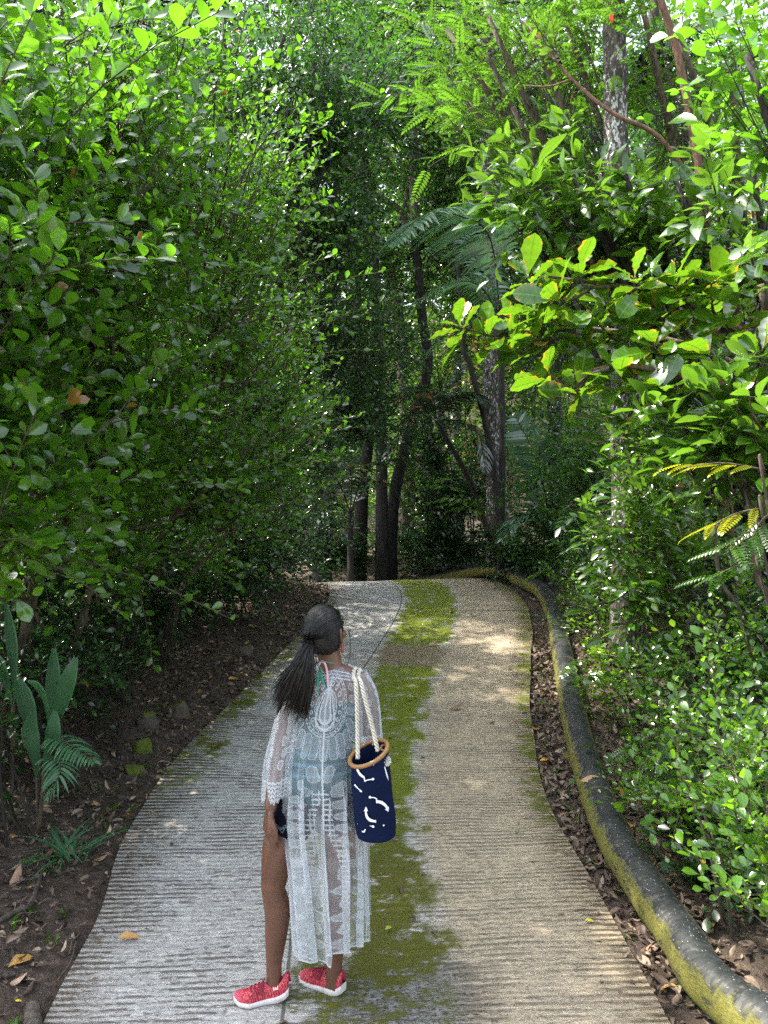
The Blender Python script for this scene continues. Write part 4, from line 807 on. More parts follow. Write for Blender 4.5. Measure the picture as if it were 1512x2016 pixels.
# dense low growth on both sides of the road end and the wood beyond
for lab, b, cls, mt in [
 ('dark undergrowth bush at the road end left of the black trunk', (-1.3, 13.2), [K(610, 1080, 13.0, (.7, .6, .4)), K(670, 1095, 13.4, (.6, .6, .3)), K(590, 1000, 13.4, (.6, .6, .5))], M_dusk),
 ('dark undergrowth bush at the road end right of the black trunk', (1.0, 14.6), [K(860, 1080, 14.2, (.8, .6, .5)), K(930, 1070, 13.4, (.6, .6, .5)), K(890, 1000, 14, (.7, .6, .5)), K(950, 960, 13.6, (.6, .6, .5)), K(800, 1090, 15, (.6, .6, .35)), K(868, 1070, 13.2, (.45, .4, .3)), K(870, 960, 13.4, (.5, .4, .5)), K(862, 860, 13.4, (.5, .4, .4))], M_dusk),
 ('shaded bush round the foot of the spotted trunk', (2.2, 12.0), [K(1020, 1090, 12, (.6, .5, .4)), K(1060, 1100, 11.2, (.6, .5, .35))], M_dusk),
 ('dark bushes closing the view low behind the trunks left of the road end', (-3.0, 16.0), [K(520, 1040, 16, (1.2, 1, .8)), K(600, 940, 16.5, (1.2, 1, .9)), K(560, 860, 15.5, (1.1, 1, .9)), K(650, 840, 16, (1, .9, .8)), K(700, 1060, 16.5, (.9, .8, .6)), K(720, 800, 15.5, (.8, .8, .7)), K(640, 1060, 15, (.7, .6, .5)), K(690, 900, 16.5, (.8, .7, .6))], M_dark),
 ('dark bushes closing the view low behind the trunks right of the road end', (1.8, 16.5), [K(830, 1060, 17, (1.0, .9, .7)), K(920, 960, 16, (1.1, 1, .9)), K(860, 880, 16.5, (1.1, 1, .8)), K(960, 860, 15.5, (1, 1, .9)), K(1020, 960, 15, (1.1, 1, 1)), K(780, 850, 17, (1.0, 1, .7)), K(920, 720, 16, (1, 1, .8)), K(830, 960, 16, (1, 1, .8)), K(790, 740, 15.5, (1, .9, .8)), K(850, 640, 15, (.9, .9, .7))], M_mid),
 ('sunny bush glimpsed between the dark trunks', (0.0, 19.5), [K(740, 1000, 20, (1.4, 1.2, 1)), K(650, 1010, 20, (1.3, 1.2, 1)), K(830, 1010, 20, (1.3, 1.2, 1)), K(700, 930, 21, (1.4, 1.2, 1)), K(800, 920, 21, (1.3, 1.2, 1)), K(580, 950, 20, (1.3, 1.2, 1))], M_far)]:
    simple('undergrowth_bush', lab, 'bush', b, .02, cls, T_oval, .11, (M_bark, mt), 'bushes round the road end', boughs=17, twigs=12, leaves=8, twig=.34, up=.2, wood_r=.007)
# the far wood: leaf clumps on the rising ground
N = 150000
y = 24 + 26 * rng.random(N); x = (rng.random(N) - .5) * 2.3 * y * .9
z = H(x, y) + (rng.random(N) ** 1.15) * (17 + 6 * wob(x, y, 31, .25))
x2 = (rng.random(30000) - .5) * 60; y2 = -14 - 18 * rng.random(30000); x[:30000] = x2; y[:30000] = y2; z[:30000] = H(x2, y2) + rng.random(30000) * (6 + 3 * wob(x2, y2, 31, .25))   # the wood goes on unseen behind the camera, added to cut frontal sky light
f = MB(); put_leaves(f, T_far, np.stack([x, y, z], -1) + .3 * rng.standard_normal((N, 3)), rng.standard_normal((N, 3)) + [0, -.3, -.2], np.array([0, -.3, 1.0]) + .6 * rng.standard_normal((N, 3)), .36 * (.6 + .7 * rng.random(N)), np.clip(.5 + .5 * wob(x, z, 32, .7), 0, 1))
tag(obj('far_wood', f, M_far), kind='stuff')
# ------------------------------------------------------------------ litter, stones, seedlings
g = G('dead_leaf'); vec, u, v, r = g.attr()
col = g.ramp(r, [(0, (.04, .026, .019)), (.3, (.095, .062, .044)), (.6, (.17, .122, .085)), (.85, (.31, .245, .175)), (.95, (.26, .13, .04)), (1, (.34, .19, .04))])
vn = g.step(g.math('ABSOLUTE', u), .10, .02); col = g.mix(g.math('MULTIPLY', vn, .4), col, (.28, .22, .16))
col = g.mix(g.math('MULTIPLY', g.step(g.noise(g.obj(), 60, 3), .5, .65), .5), col, (.03, .02, .015))
M_dead = g.done(g.bsdf(col, .6, **{'Specular IOR Level': .4}))
def off_road(s, e): # point beside the road: s index along, e metres from the edge (sign = side)
    x, y, n, z, _ = cl(s); q = (HW + np.abs(e)) * np.sign(e); return x + n[:, 0] * q, y + n[:, 1] * q
iy = lambda y: np.interp(y, CL[:, 1], np.arange(len(CL)))
def litter(n, lo, hi, elo, ehi, size, tp):
    s = iy(lo + (hi - lo) * rng.random(n) ** .85); e = elo + (ehi - elo) * rng.random(n) ** 1.0
    x, y = off_road(s, e); z = H(x, y) + .006 + .022 * rng.random(n)
    d = rng.standard_normal((n, 3)) * [1, 1, .22]; up = np.array([0, 0, 1.0]) + .42 * rng.standard_normal((n, 3))
    put_leaves(LM, tp, np.stack([x, y, z], -1), d, up, size * (.32 + .95 * rng.random(n) ** 1.6), np.clip(.40 + .26 * rng.standard_normal(n), 0, 1))
T_dead = leaf_tpl(.42, 5, .5, .34, .30, petiole=.05, wave=.06)
T_dead2 = leaf_tpl(.34, 5, .5, -.25, -.35, petiole=.08, wave=.05)
LM = MB()
for tp in (T_dead, T_dead2):
    litter(2300, 2.2, 7, -.06, -1.5, .062, tp); litter(1500, 6, 11, -.03, -1.2, .062, tp); litter(1400, 2.0, 8, .02, .42, .075, tp); litter(700, 7, 11, .05, 1.3, .062, tp)
    litter(1000, 3, 9, .3, 1.6, .08, tp); litter(400, 3, 10, -1.2, -3, .1, tp)
n = 420; s = iy(2.5 + 8.5 * rng.random(n)); q = np.where(rng.random(n) < .75, np.sign(rng.random(n) - .5) * (HW - .30 * rng.random(n) ** 2.2), .07 + .7 * (rng.random(n) - .5)); x, y, nn, z, _ = cl(s)   # bits blown on to the road
put_leaves(LM, T_dead, np.stack([x + nn[:, 0] * q, y + nn[:, 1] * q, z + .008], -1), rng.standard_normal((n, 3)) * [1, 1, .1], np.array([0, 0, 1.0]) + .25 * rng.standard_normal((n, 3)), .012 + .045 * rng.random(n) ** 2.5, np.clip(.45 + .25 * rng.standard_normal(n), 0, 1))
tag(obj('leaf_litter', LM, M_dead), kind='stuff')
# twigs and rootlets
TW = MB(); n = 420
s = iy(2.2 + 7 * rng.random(n)); e = np.where(rng.random(n) < .65, -.05 - 1.2 * rng.random(n), .04 + .4 * rng.random(n)); x, y = off_road(s, e)
a = rng.random(n) * 3.14; L = .05 + .22 * rng.random(n) ** 2; t = np.linspace(-.5, .5, 5)
bx = x[:, None] + np.cos(a)[:, None] * L[:, None] * t - np.sin(a)[:, None] * .05 * L[:, None] * np.sin(t * 7 + a[:, None]); by = y[:, None] + np.sin(a)[:, None] * L[:, None] * t
tubes(TW, np.stack([bx, by, H(bx, by) + .012 + .012 * rng.random((n, 1))], -1), (.0018 + .004 * rng.random((n, 1)) ** 3) * np.ones((1, 5)), 4)
tag(obj('fallen_twigs', TW, M_bark_l), kind='stuff')
# low weeds along the edges and in the moss
WD = MB()
def weeds(x, y, z, n, size, tp):
    for i in range(len(x)):
        a = rng.random() * 6.28 + np.arange(n) * 2.4; el = .25 + .6 * rng.random(n)
        put_leaves(WD, tp, np.repeat([[x[i], y[i], z[i]]], n, 0) + [0, 0, .004] + .008 * rng.standard_normal((n, 3)) * [1, 1, .2], np.stack([np.cos(a) * np.cos(el), np.sin(a) * np.cos(el), np.sin(el)], -1), np.repeat([[0, 0, 1.0]], n, 0) + .2 * rng.standard_normal((n, 3)), size * (.5 + .7 * rng.random(n)), rng.random(n))
T_grass = leaf_tpl(.10, 4, .4, .05, .35, petiole=.02); T_weed = leaf_tpl(.34, 4, .5, .08, .25)
s = iy(2.4 + 8 * rng.random(110)); e = np.where(rng.random(110) < .6, -.02 - .5 * rng.random(110), .02 + .3 * rng.random(110)); x, y = off_road(s, e); weeds(x, y, H(x, y), 5, .05, T_weed)
s = iy(2.4 + 8 * rng.random(70)); e = np.where(rng.random(70) < .6, -.02 - .6 * rng.random(70), .02 + .3 * rng.random(70)); x, y = off_road(s, e); weeds(x, y, H(x, y), 8, .07, T_grass)
s = iy(3.6 + 6 * rng.random(60)); x, y, nn, z, _ = cl(s); q = .07 + .25 * (rng.random(60) - .5) * 1.6; weeds(x + nn[:, 0] * q, y + nn[:, 1] * q, z, 7, .035, T_grass)
tag(obj('weeds', WD, M_under), kind='stuff')
# deep litter of green seedlings under the right bank
SD = MB(); n = 900
x = 1.75 + 2.6 * rng.random(n); y = 2.6 + 8.5 * rng.random(n); sd, _ = road_coord(x, y); k = sd > HW + .62; x, y = x[k], y[k]; z = H(x, y)
for i in range(4):
    a = rng.random(len(x)) * 6.28; h = (.05 + .22 * rng.random(len(x)))
    put_leaves(SD, T_oval, np.stack([x + .03 * np.cos(a), y + .03 * np.sin(a), z + h], -1), np.stack([np.cos(a), np.sin(a), .2 - .5 * rng.random(len(x))], -1), np.array([0, 0, 1.0]) + .3 * rng.standard_normal((len(x), 3)), .055 + .04 * rng.random(len(x)), rng.random(len(x)))
x = -1.75 - 2.2 * rng.random(700); y = 3.6 + 8 * rng.random(700); sd, _ = road_coord(x, y); k = sd < -HW - .75; x, y = x[k], y[k]; z = H(x, y)
for i in range(5):
    a = rng.random(len(x)) * 6.28; h = (.04 + .30 * rng.random(len(x)))
    put_leaves(SD, T_oval, np.stack([x + .03 * np.cos(a), y + .03 * np.sin(a), z + h], -1), np.stack([np.cos(a), np.sin(a), .2 - .6 * rng.random(len(x))], -1), np.array([0, 0, 1.0]) + .35 * rng.standard_normal((len(x), 3)), .05 + .045 * rng.random(len(x)), rng.random(len(x)) * .7)
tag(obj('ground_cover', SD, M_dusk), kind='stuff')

# stones of the left verge
import bmesh
def stone(name, lab, px, py, w, h, mat, seed):
    best = min(np.linspace(3.5, 9.5, 400), key=lambda d: abs(P(px, py, d)[2] - gz(P(px, py, d)[0], d)))
    c = P(px, py, best); r = np.random.default_rng(seed)
    bm = bmesh.new(); bmesh.ops.create_icosphere(bm, subdivisions=4, radius=1)
    v = np.array([x.co for x in bm.verts]); f = np.array([[y.index for y in x.verts] for x in bm.faces]); bm.free()
    for _ in range(9):
        nn = nrm(r.standard_normal((1, 3)))[0]; dd = .55 + .3 * r.random(); k = v @ nn; v = v - np.maximum(k - dd, 0)[:, None] * nn * .9
    v = v * (1 + .06 * wob(v[:, 0] * 2 + v[:, 2], v[:, 1] * 2, seed, 2.5))[:, None]
    mb = MB(); mb.add(v * [w / 2, w * .42, h] + c, None, f); tag(obj(name, mb, mat, None, tuple(c)), lab, 'stone', 'stones of the left verge'); return c
def moss_stone(name, amt):
    g = G(name); o = g.obj(); geo = g.n('NewGeometry'); sx = g.n('SeparateXYZ'); g.t.links.new(geo.outputs['Normal'], sx.inputs[0])
    n1 = g.noise(o, 22, 5, .7); n2 = g.noise(o, 80, 3)
    col = g.mix(n1, (.035, .028, .022), (.12, .10, .08))
    mo = g.step(g.math('ADD', sx.outputs[2], g.math('MULTIPLY', n1, 1.0)), 1.35 - amt, 1.6 - amt)
    col = g.mix(mo, col, g.mix(n2, (.03, .045, .005), (.13, .17, .012)))
    return g.done(g.bsdf(col, .9, g.bump(n1, .9, .02)))
Ms1, Ms2 = moss_stone('mossy_stone', 1.0), moss_stone('dark_stone', .25)
stone('stone', 'bright green mossy stone nearest the camera on the left verge', 262, 1520, .17, .06, Ms1, 1)
stone('stone', 'sloping stone with green moss below the two dark stones', 283, 1480, .17, .11, Ms1, 2)
stone('stone', 'dark sloping stone at the left of the pair on the left verge', 293, 1428, .18, .13, Ms2, 3)
stone('stone', 'tallest dark stone with brown rim at the right of the left verge pair', 348, 1410, .20, .15, Ms2, 4)
stone('stone', 'grey stone half buried in leaf litter farthest up the left verge', 480, 1292, .20, .10, moss_stone('grey_stone', -.4), 5)
# black pipe stub in the litter
b = np.array([1.32, 5.25, gz(1.32, 5.25)]); mb = MB(); tube(mb, [b + [-.03, .14, .02], b + [0, .02, .045], b + [.03, -.12, .03]], [.045, .045, .045], 16, n=8); tag(obj('pipe_stub', mb, M_pipe, None, tuple(b)), 'short dark stub of pipe half buried in the litter between road and long pipe', 'pipe')

# palm seedlings with broad pleated blades
def pleated(mb, pts, width, pl=7, tipw=.25, face=(0, -1, .2)):
    p = spline(pts, 22); t = nrm(np.gradient(p, axis=0)); f = np.linspace(0, 1, 22)
    s = nrm(np.cross(t, np.asarray(face, float))); nn = np.cross(s, t)
    w = width * np.minimum(1, .12 + 1.7 * f) * (1 - (1 - tipw) * np.clip((f - .6) / .4, 0, 1) ** 1.6)
    j = np.linspace(-1, 1, 2 * pl + 1); zz = np.where(np.arange(2 * pl + 1) % 2, .5, -.5) * (width / pl) * .8
    V = p[:, None] + s[:, None] * (w[:, None] * j[None] * .5)[..., None] + nn[:, None] * (zz[None] * np.minimum(1, w / width)[:, None] + .10 * width * (1 - np.abs(j))[None])[..., None]
    tips = np.where(np.arange(2 * pl + 1) % 2, 0.0, 1.0) * width * .22 * rng.random(2 * pl + 1); V[-1] = V[-1] + t[-1] * tips[:, None]
    A = np.zeros(V.shape); A[..., 0] = j[None] * .0 + .5; A[..., 1] = f[:, None]; A[..., 2] = rng.random(); grid(mb, V, A)
g = G('pleated_palm_blade'); vec, u, v, r = g.attr(); nz = g.noise(g.obj(), 6, 3)
cc = g.mix(nz, (.032, .105, .045), (.065, .18, .075)); pb_ = g.bsdf(cc, .38, **{'Specular IOR Level': .5}); tr = g.n('BsdfTranslucent'); g.put(tr.inputs[0], (.08, .22, .07)); mx = g.n('MixShader'); mx.inputs[0].default_value = .25
g.t.links.new(pb_, mx.inputs[1]); g.t.links.new(tr.outputs[0], mx.inputs[2]); M_pleat = g.done(mx.outputs[0])
def seedling(lab, px, py, d, blades, fr):
    b = P(px, py, d); b[2] = gz(b[0], b[1]); t = empty('palm_seedling', tuple(b), lab, 'palm', 'palm seedlings'); wd = MB()
    for pts, w, pl in blades:
        q = MB(); pleated(q, [P(*x) for x in pts], w, pl); obj('blade', q, M_pleat, t); tube(wd, [b, P(*pts[0])], [.010, .007], 6, n=6)
    for pts, n, ll in fr: fo = MB(); frond(fo, wd, [P(*x) for x in pts], n, ll, width=.008, droop=.5, r=.005); obj('frond', fo, M_pleat, t)
    obj('stalk', wd, M_twig, t)
seedling('palm seedling with two broad upright pleated blades at the left edge', 75, 1560, 4.3,
         [([(95, 1440, 4.3), (100, 1380, 4.3), (104, 1330, 4.3), (106, 1278, 4.3)], .085, 6), ([(100, 1450, 4.2), (115, 1400, 4.15), (133, 1340, 4.1), (149, 1297, 4.1)], .095, 8),
          ([(78, 1490, 4.3), (62, 1430, 4.3), (46, 1370, 4.3), (34, 1335, 4.3)], .10, 6), ([(98, 1440, 4.2), (88, 1380, 4.15), (72, 1350, 4.1), (54, 1340, 4.05)], .04, 3), ([(72, 1530, 4.25), (66, 1480, 4.2), (58, 1440, 4.2), (66, 1400, 4.2)], .10, 6), ([(85, 1520, 4.2), (96, 1470, 4.15), (104, 1440, 4.1), (108, 1400, 4.1)], .09, 6)],
         [([(98, 1450, 4.2), (120, 1455, 4.1), (150, 1475, 4.0), (185, 1500, 3.9)], 18, .14), ([(90, 1500, 4.2), (110, 1490, 4.0), (118, 1520, 3.9), (95, 1570, 3.85)], 16, .12)])
seedling('second palm seedling with a tall pale ribbed blade at the very left edge', 22, 1420, 4.4,
         [([(28, 1380, 4.4), (26, 1310, 4.4), (20, 1250, 4.4), (12, 1190, 4.4)], .07, 5), ([(24, 1390, 4.4), (10, 1340, 4.4), (-10, 1300, 4.3), (-30, 1280, 4.3)], .08, 5)], [])
# grassy tufts of narrow leaves under it
t = empty('sedge_tuft', tuple(GP(150, 4.1)), 'tuft of long narrow drooping leaves beside the pleated palm seedling', 'plant'); fo = MB()
for i in range(34):
    b = P(130 + 12 * rng.standard_normal(), 1530, 4.0); b[2] = gz(b[0], b[1]) + .03; a = rng.random() * 6.28; L = .16 + .16 * rng.random()
    put_leaves(fo, leaf_tpl(.06, 6, .4, .1, .5 + .3 * rng.random()), b[None], np.array([[math.cos(a), math.sin(a), .9 + .6 * rng.random()]]), np.array([[0, 0, 1.0]]), np.array([L]), np.array([rng.random()]))
obj('foliage', fo, M_pleat, t)

# single fallen leaves one can point to
g = G('fallen_leaf_bright'); vec, u, v, r = g.attr(); col = g.ramp(r, [(0, (.13, .07, .045)), (.3, (.32, .20, .13)), (.5, (.40, .22, .08)), (.7, (.55, .30, .05)), (.9, (.62, .42, .03)), (1, (.30, .36, .05))])
M_fall = g.done(g.bsdf(col, .55))
def ground_hit(px, py):
    for d in np.linspace(2.6, 12, 1600):
        q = P(px, py, d); sd, zr = road_coord(np.array([q[0]]), np.array([d])); zz = zr[0] if abs(sd[0]) < HW else gz(q[0], d)
        if q[2] <= zz: return np.array([q[0], d, zz])
    return q
for lab, px, py, L, rv, ang, tp in [
 ('curled orange brown leaf on the left lane below the palm side of the verge', 252, 1850, .10, .55, .2, T_dead), ('pinkish brown leaf lying on the left edge moss', 425, 1472, .09, .35, -.5, T_dead2), ('small cream leaf on the mossy left edge', 336, 1630, .04, .3, .5, T_dead),
 ('long tan leaf on the bare soil across the moss strip', 850, 1272, .12, .3, .3, T_dead2), ('yellow leaf at the right side of the moss strip near the crest', 888, 1206, .10, .9, 1.0, T_dead), ('tan leaf at the far end of the moss strip', 818, 1151, .16, .35, .1, T_dead), ('tan leaf on the far left lane near the crest', 690, 1180, .12, .45, 0, T_dead2),
 ('small yellow leaf on the far left lane', 762, 1193, .06, .95, .6, T_dead), ('brown twig like leaf on the right lane beyond the bag', 898, 1398, .15, .1, .05, T_dead2), ('small green leaf lying on the moss right of the kimono hem', 765, 1832, .05, 1.0, .8, T_dead), ('brown leaf on the right lane near the lower right', 1105, 1803, .04, .2, .1, T_dead), ('pale green leaf on the right lane at the lower right', 1160, 1817, .05, .97, 0, T_dead),
 ('orange brown leaf on the soil at the lower right beside the pipe', 1272, 1893, .06, .6, 1.3, T_dead), ('large tan leaf in the litter under the pipe at the lower right', 1285, 1872, .11, .3, .3, T_dead2), ('bright orange leaf tip against the mossy foot of the pipe', 1127, 1540, .07, .72, 1.4, T_dead), ('yellow tan leaf lying over the dark pipe stub', 1075, 1500, .10, .7, .1, T_dead), ('yellow leaf on the litter inside the pipe bend', 1112, 1192, .13, .85, .2, T_dead),
 ('big yellow brown curled leaf on the soil at the lower left', 42, 1897, .13, .6, .9, T_dead), ('long grey leaf on the soil at the left edge', 30, 1740, .14, .25, 1.7, T_dead2), ('long dark dry leaf across the soil of the left verge', 120, 1690, .20, .05, .4, T_dead), ('round grey leaf beside the long dark dry leaf', 157, 1683, .07, .22, .1, T_dead), ('pale tan leaf near the left road edge below the mossy stones', 200, 1695, .10, .4, .1, T_dead2),
 ('yellow leaf in the litter left of the ponytail', 495, 1235, .10, .88, .3, T_dead), ('orange yellow leaf in the litter just left of the head', 548, 1250, .10, .75, .1, T_dead), ('yellow brown leaf at the left road edge beside the long stick', 460, 1340, .14, .7, .5, T_dead), ('pale cream leaf at the lower left corner', 33, 1940, .10, .3, .2, T_dead2), ('yellow chip of leaf at the bottom of the left verge', 35, 1975, .03, .9, .2, T_dead)]:
    c = ground_hit(px, py) + [0, 0, .008]; m_ = MB()
    put_leaves(m_, tp, c[None] - np.array([[math.cos(ang), math.sin(ang), 0]]) * L / 2, np.array([[math.cos(ang), math.sin(ang), .12]]), np.array([[.15, -.25, 1.0]]), np.array([L]), np.array([rv]))
    tag(obj('fallen_leaf', m_, M_fall, None, tuple(c)), lab, 'leaf', 'single fallen leaves')
c = PC[np.argmin(np.abs(PC[:260, 1] - 4.66))] + [-.02, -.02, PR + .012]; m_ = MB()
put_leaves(m_, leaf_tpl(.36, 6, .5, .2, .15), (c + [-.09, 0, -.03])[None], np.array([[1.0, .05, .12]]), np.array([[0, -.5, 1.0]]), np.array([.17]), np.array([.3]))
tag(obj('fallen_leaf', m_, M_fall, None, tuple(c)), 'large pinkish dead leaf lying across the nearest pipe joint', 'leaf')
# sticks
def stick(lab, pts, r):
    q = [ground_hit(*p) + [0, 0, .015] for p in pts]; m_ = MB(); tube(m_, q, r, 8, n=14, rough=.08); tag(obj('stick', m_, M_bark_l, None, tuple(q[0])), lab, 'stick', 'sticks on the left verge')
stick('crooked pale root stick at the lower left edge', [(0, 1820), (35, 1800), (62, 1782), (90, 1700)], [.012, .014, .012, .006]); stick('short pale stick at the bottom of the left verge', [(-10, 1935), (30, 1925)], [.012, .008])
stick('grey stub of wood at the bottom left corner', [(62, 1990), (70, 2060)], [.03, .035]); stick('straight twig in the litter left of the shoulder', [(440, 1322), (475, 1338)], [.012, .012]); stick('thin curved rootlet along the left road edge', [(150, 1860), (140, 1900), (120, 1930), (110, 1940)], [.004, .004, .004, .003])
# ------------------------------------------------------------------ the walker
PD = 3.12; PS = F_PX / PD
def Q(px, py, dy=0.0): return np.array([(px - 756) / PS, PD + dy, CAMZ - (py - 1008) / PS])
GZ0 = float(zroad(3.12))
person = empty('person', (-.30, PD, GZ0), 'woman seen from behind in sheer white lace kimono and red running shoes on the road', 'person')
def rings_loft(mb, rings, n=28, ex=2.0, m=0):
    """rings: (centre, rx, ry, yaw) horizontal ellipses, closed at both ends"""
    a = np.arange(n) / n * 2 * np.pi; ca, sa = np.cos(a), np.sin(a)
    if ex != 2: ca = np.sign(ca) * np.abs(ca) ** (2 / ex); sa = np.sign(sa) * np.abs(sa) ** (2 / ex)
    V = []
    for c, rx, ry, yw in rings:
        x, y = ca * rx, sa * ry; V.append(np.stack([c[0] + x * math.cos(yw) - y * math.sin(yw), c[1] + x * math.sin(yw) + y * math.cos(yw), np.full(n, c[2])], -1))
    V = np.array(V); k = len(rings); A = np.zeros(V.shape); A[..., 0] = np.arange(n) / n; A[..., 1] = V[..., 2]
    i = np.arange(k - 1)[:, None] * n; j = np.arange(n)[None]
    q = np.stack([i + j, i + (j + 1) % n, i + n + (j + 1) % n, i + n + j], -1).reshape(-1, 4)
    v = np.vstack([V.reshape(-1, 3), np.array(rings[0][0])[None], np.array(rings[-1][0])[None]]); o = k * n; e = (k - 1) * n
    tr = [(o, (x + 1) % n, x) for x in range(n)] + [(o + 1, e + x, e + (x + 1) % n) for x in range(n)]
    mb.add(v, q, tr, np.vstack([A.reshape(-1, 3), A[0, 0][None], A[-1, 0][None]]), m)
def dense(r, n):
    c = spline([x[0] for x in r], n); t = np.linspace(0, len(r) - 1, n); k = np.arange(len(r))
    rx = spline([(x[1], x[2], x[3]) for x in r], n)
    return [(c[i], max(rx[i, 0], .004), max(rx[i, 1], .004), rx[i, 2]) for i in range(n)]
def blob(mb, c, r, R=None, seg=24):
    th = np.linspace(0, np.pi, seg // 2 + 1); ph = np.arange(seg) / seg * 2 * np.pi
    V = np.stack([np.sin(th)[:, None] * np.cos(ph)[None], np.sin(th)[:, None] * np.sin(ph)[None], -np.cos(th)[:, None] * np.ones(seg)[None]], -1) * np.asarray(r)
    if R is not None: V = V @ np.array(R).T
    grid(mb, V + np.asarray(c), closed=True)
def fuse(name, mb, voxel, smooth, mat, parent):
    """one continuous skin over overlapping closed shapes"""
    me = mb.mesh('raw', ORG[parent]); o = bpy.data.objects.new('raw', me); COL.objects.link(o)
    md = o.modifiers.new('r', 'REMESH'); md.mode = 'VOXEL'; md.voxel_size = voxel; md.use_smooth_shade = True
    if smooth: s = o.modifiers.new('s', 'SMOOTH'); s.factor = .5; s.iterations = smooth
    me2 = bpy.data.meshes.new_from_object(o.evaluated_get(bpy.context.evaluated_depsgraph_get())); me2.name = name
    bpy.data.objects.remove(o); bpy.data.meshes.remove(me); me2.polygons.foreach_set('use_smooth', np.full(len(me2.polygons), True))
    me2.materials.clear(); return obj(name, me2, mat, parent)
HC = np.array([-.243, 3.150, 1.500]); YAW = math.radians(-24); TILT = math.radians(9)
HR = np.array(Matrix.Rotation(YAW, 3, 'Z') @ Matrix.Rotation(TILT, 3, 'X'))       # head frame: +Y is the face
def hd(x, y, z): return HC + HR @ np.array([x, y, z])
YT = math.radians(10)
TOR = [((-.284, 3.14, .76), .112, .080, YT), ((-.280, 3.14, .82), .146, .100, YT), ((-.276, 3.14, .88), .150, .106, YT), ((-.266, 3.138, .96), .136, .098, YT), ((-.250, 3.128, 1.05), .116, .086, 0), ((-.236, 3.13, 1.13), .128, .092, 0),
       ((-.227, 3.135, 1.21), .146, .096, 0), ((-.224, 3.142, 1.265), .138, .082, 0), ((-.218, 3.145, 1.315), .092, .060, 0), ((-.213, 3.145, 1.345), .055, .050, 0)]
LEG = {'l': ([(-.338, 3.142, .86), (-.372, 3.135, .76), (-.425, 3.12, .64), (-.449, 3.115, .50), (-.452, 3.115, .455), (-.437, 3.125, .37), (-.442, 3.125, .27), (-.450, 3.118, .16), (-.449, 3.115, .10), (-.449, 3.115, .05)], [.078, .081, .072, .053, .0485, .0545, .046, .0325, .031, .034]),
       'r': ([(-.205, 3.14, .86), (-.195, 3.14, .76), (-.185, 3.13, .64), (-.178, 3.115, .50), (-.180, 3.115, .455), (-.186, 3.13, .37), (-.195, 3.14, .27), (-.204, 3.145, .16), (-.207, 3.145, .10), (-.207, 3.145, .05)], [.088, .086, .072, .052, .049, .053, .047, .034, .033, .034])}
bd = MB(); rings_loft(bd, dense(TOR, 40), 36)
for k in LEG: tube(bd, LEG[k][0], LEG[k][1], 24, n=60)
tube(bd, [(-.213, 3.142, 1.31), (-.222, 3.147, 1.38), (-.236, 3.15, 1.45)], [.054, .047, .050], 20, n=12)
# head: skull, jaw, nose, brow, ears
blob(bd, hd(0, -.006, .018), (.074, .090, .088), HR); blob(bd, hd(0, .020, -.030), (.060, .066, .076), HR); blob(bd, hd(0, .055, -.078), (.030, .026, .022), HR)
tube(bd, [hd(0, .083, .012), hd(0, .096, -.012), hd(0, .104, -.030), hd(0, .092, -.036)], [.008, .010, .012, .009], 10, n=10)
blob(bd, hd(.015, .090, -.033), (.008, .008, .006), HR, 12); blob(bd, hd(-.015, .090, -.033), (.008, .008, .006), HR, 12)
blob(bd, hd(0, .078, .030), (.052, .014, .010), HR); blob(bd, hd(.042, .058, -.020), (.024, .026, .020), HR); blob(bd, hd(-.042, .058, -.020), (.024, .026, .020), HR)
blob(bd, hd(0, .084, -.055), (.022, .010, .006), HR, 14); blob(bd, hd(0, .082, -.064), (.019, .010, .006), HR, 14)
for s in (-1, 1):
    p = [hd(s * .072, -.006, .022), hd(s * .082, -.018, .026), hd(s * .086, -.026, .010), hd(s * .083, -.020, -.014), hd(s * .076, -.008, -.030), hd(s * .071, -.002, -.026)]
    tube(bd, p, [.006, .007, .008, .008, .009, .006], 10, n=18); blob(bd, hd(s * .075, -.010, -.004), (.007, .014, .020), HR, 12)
# arms
ARM_L = [(-.352, 3.135, 1.248), (-.382, 3.132, 1.19), (-.402, 3.13, 1.11), (-.420, 3.115, 1.025), (-.430, 3.090, .95), (-.447, 3.045, .86), (-.453, 3.030, .815)]
ARM_R = [(-.100, 3.138, 1.290), (-.076, 3.132, 1.235), (-.060, 3.128, 1.16), (-.050, 3.12, 1.08), (-.046, 3.15, 1.01), (-.048, 3.195, .925), (-.050, 3.21, .885)]
for A_ in (ARM_L, ARM_R): tube(bd, A_, [.048, .045, .040, .035, .036, .027, .024], 20, n=36); blob(bd, A_[0], (.052, .050, .050))
tube(bd, [(-.222, 3.143, 1.325), (-.29, 3.14, 1.285), (-.352, 3.135, 1.250)], [.050, .046, .046], 16, n=14); tube(bd, [(-.215, 3.143, 1.330), (-.155, 3.14, 1.320), (-.100, 3.138, 1.292)], [.050, .046, .046], 16, n=14)
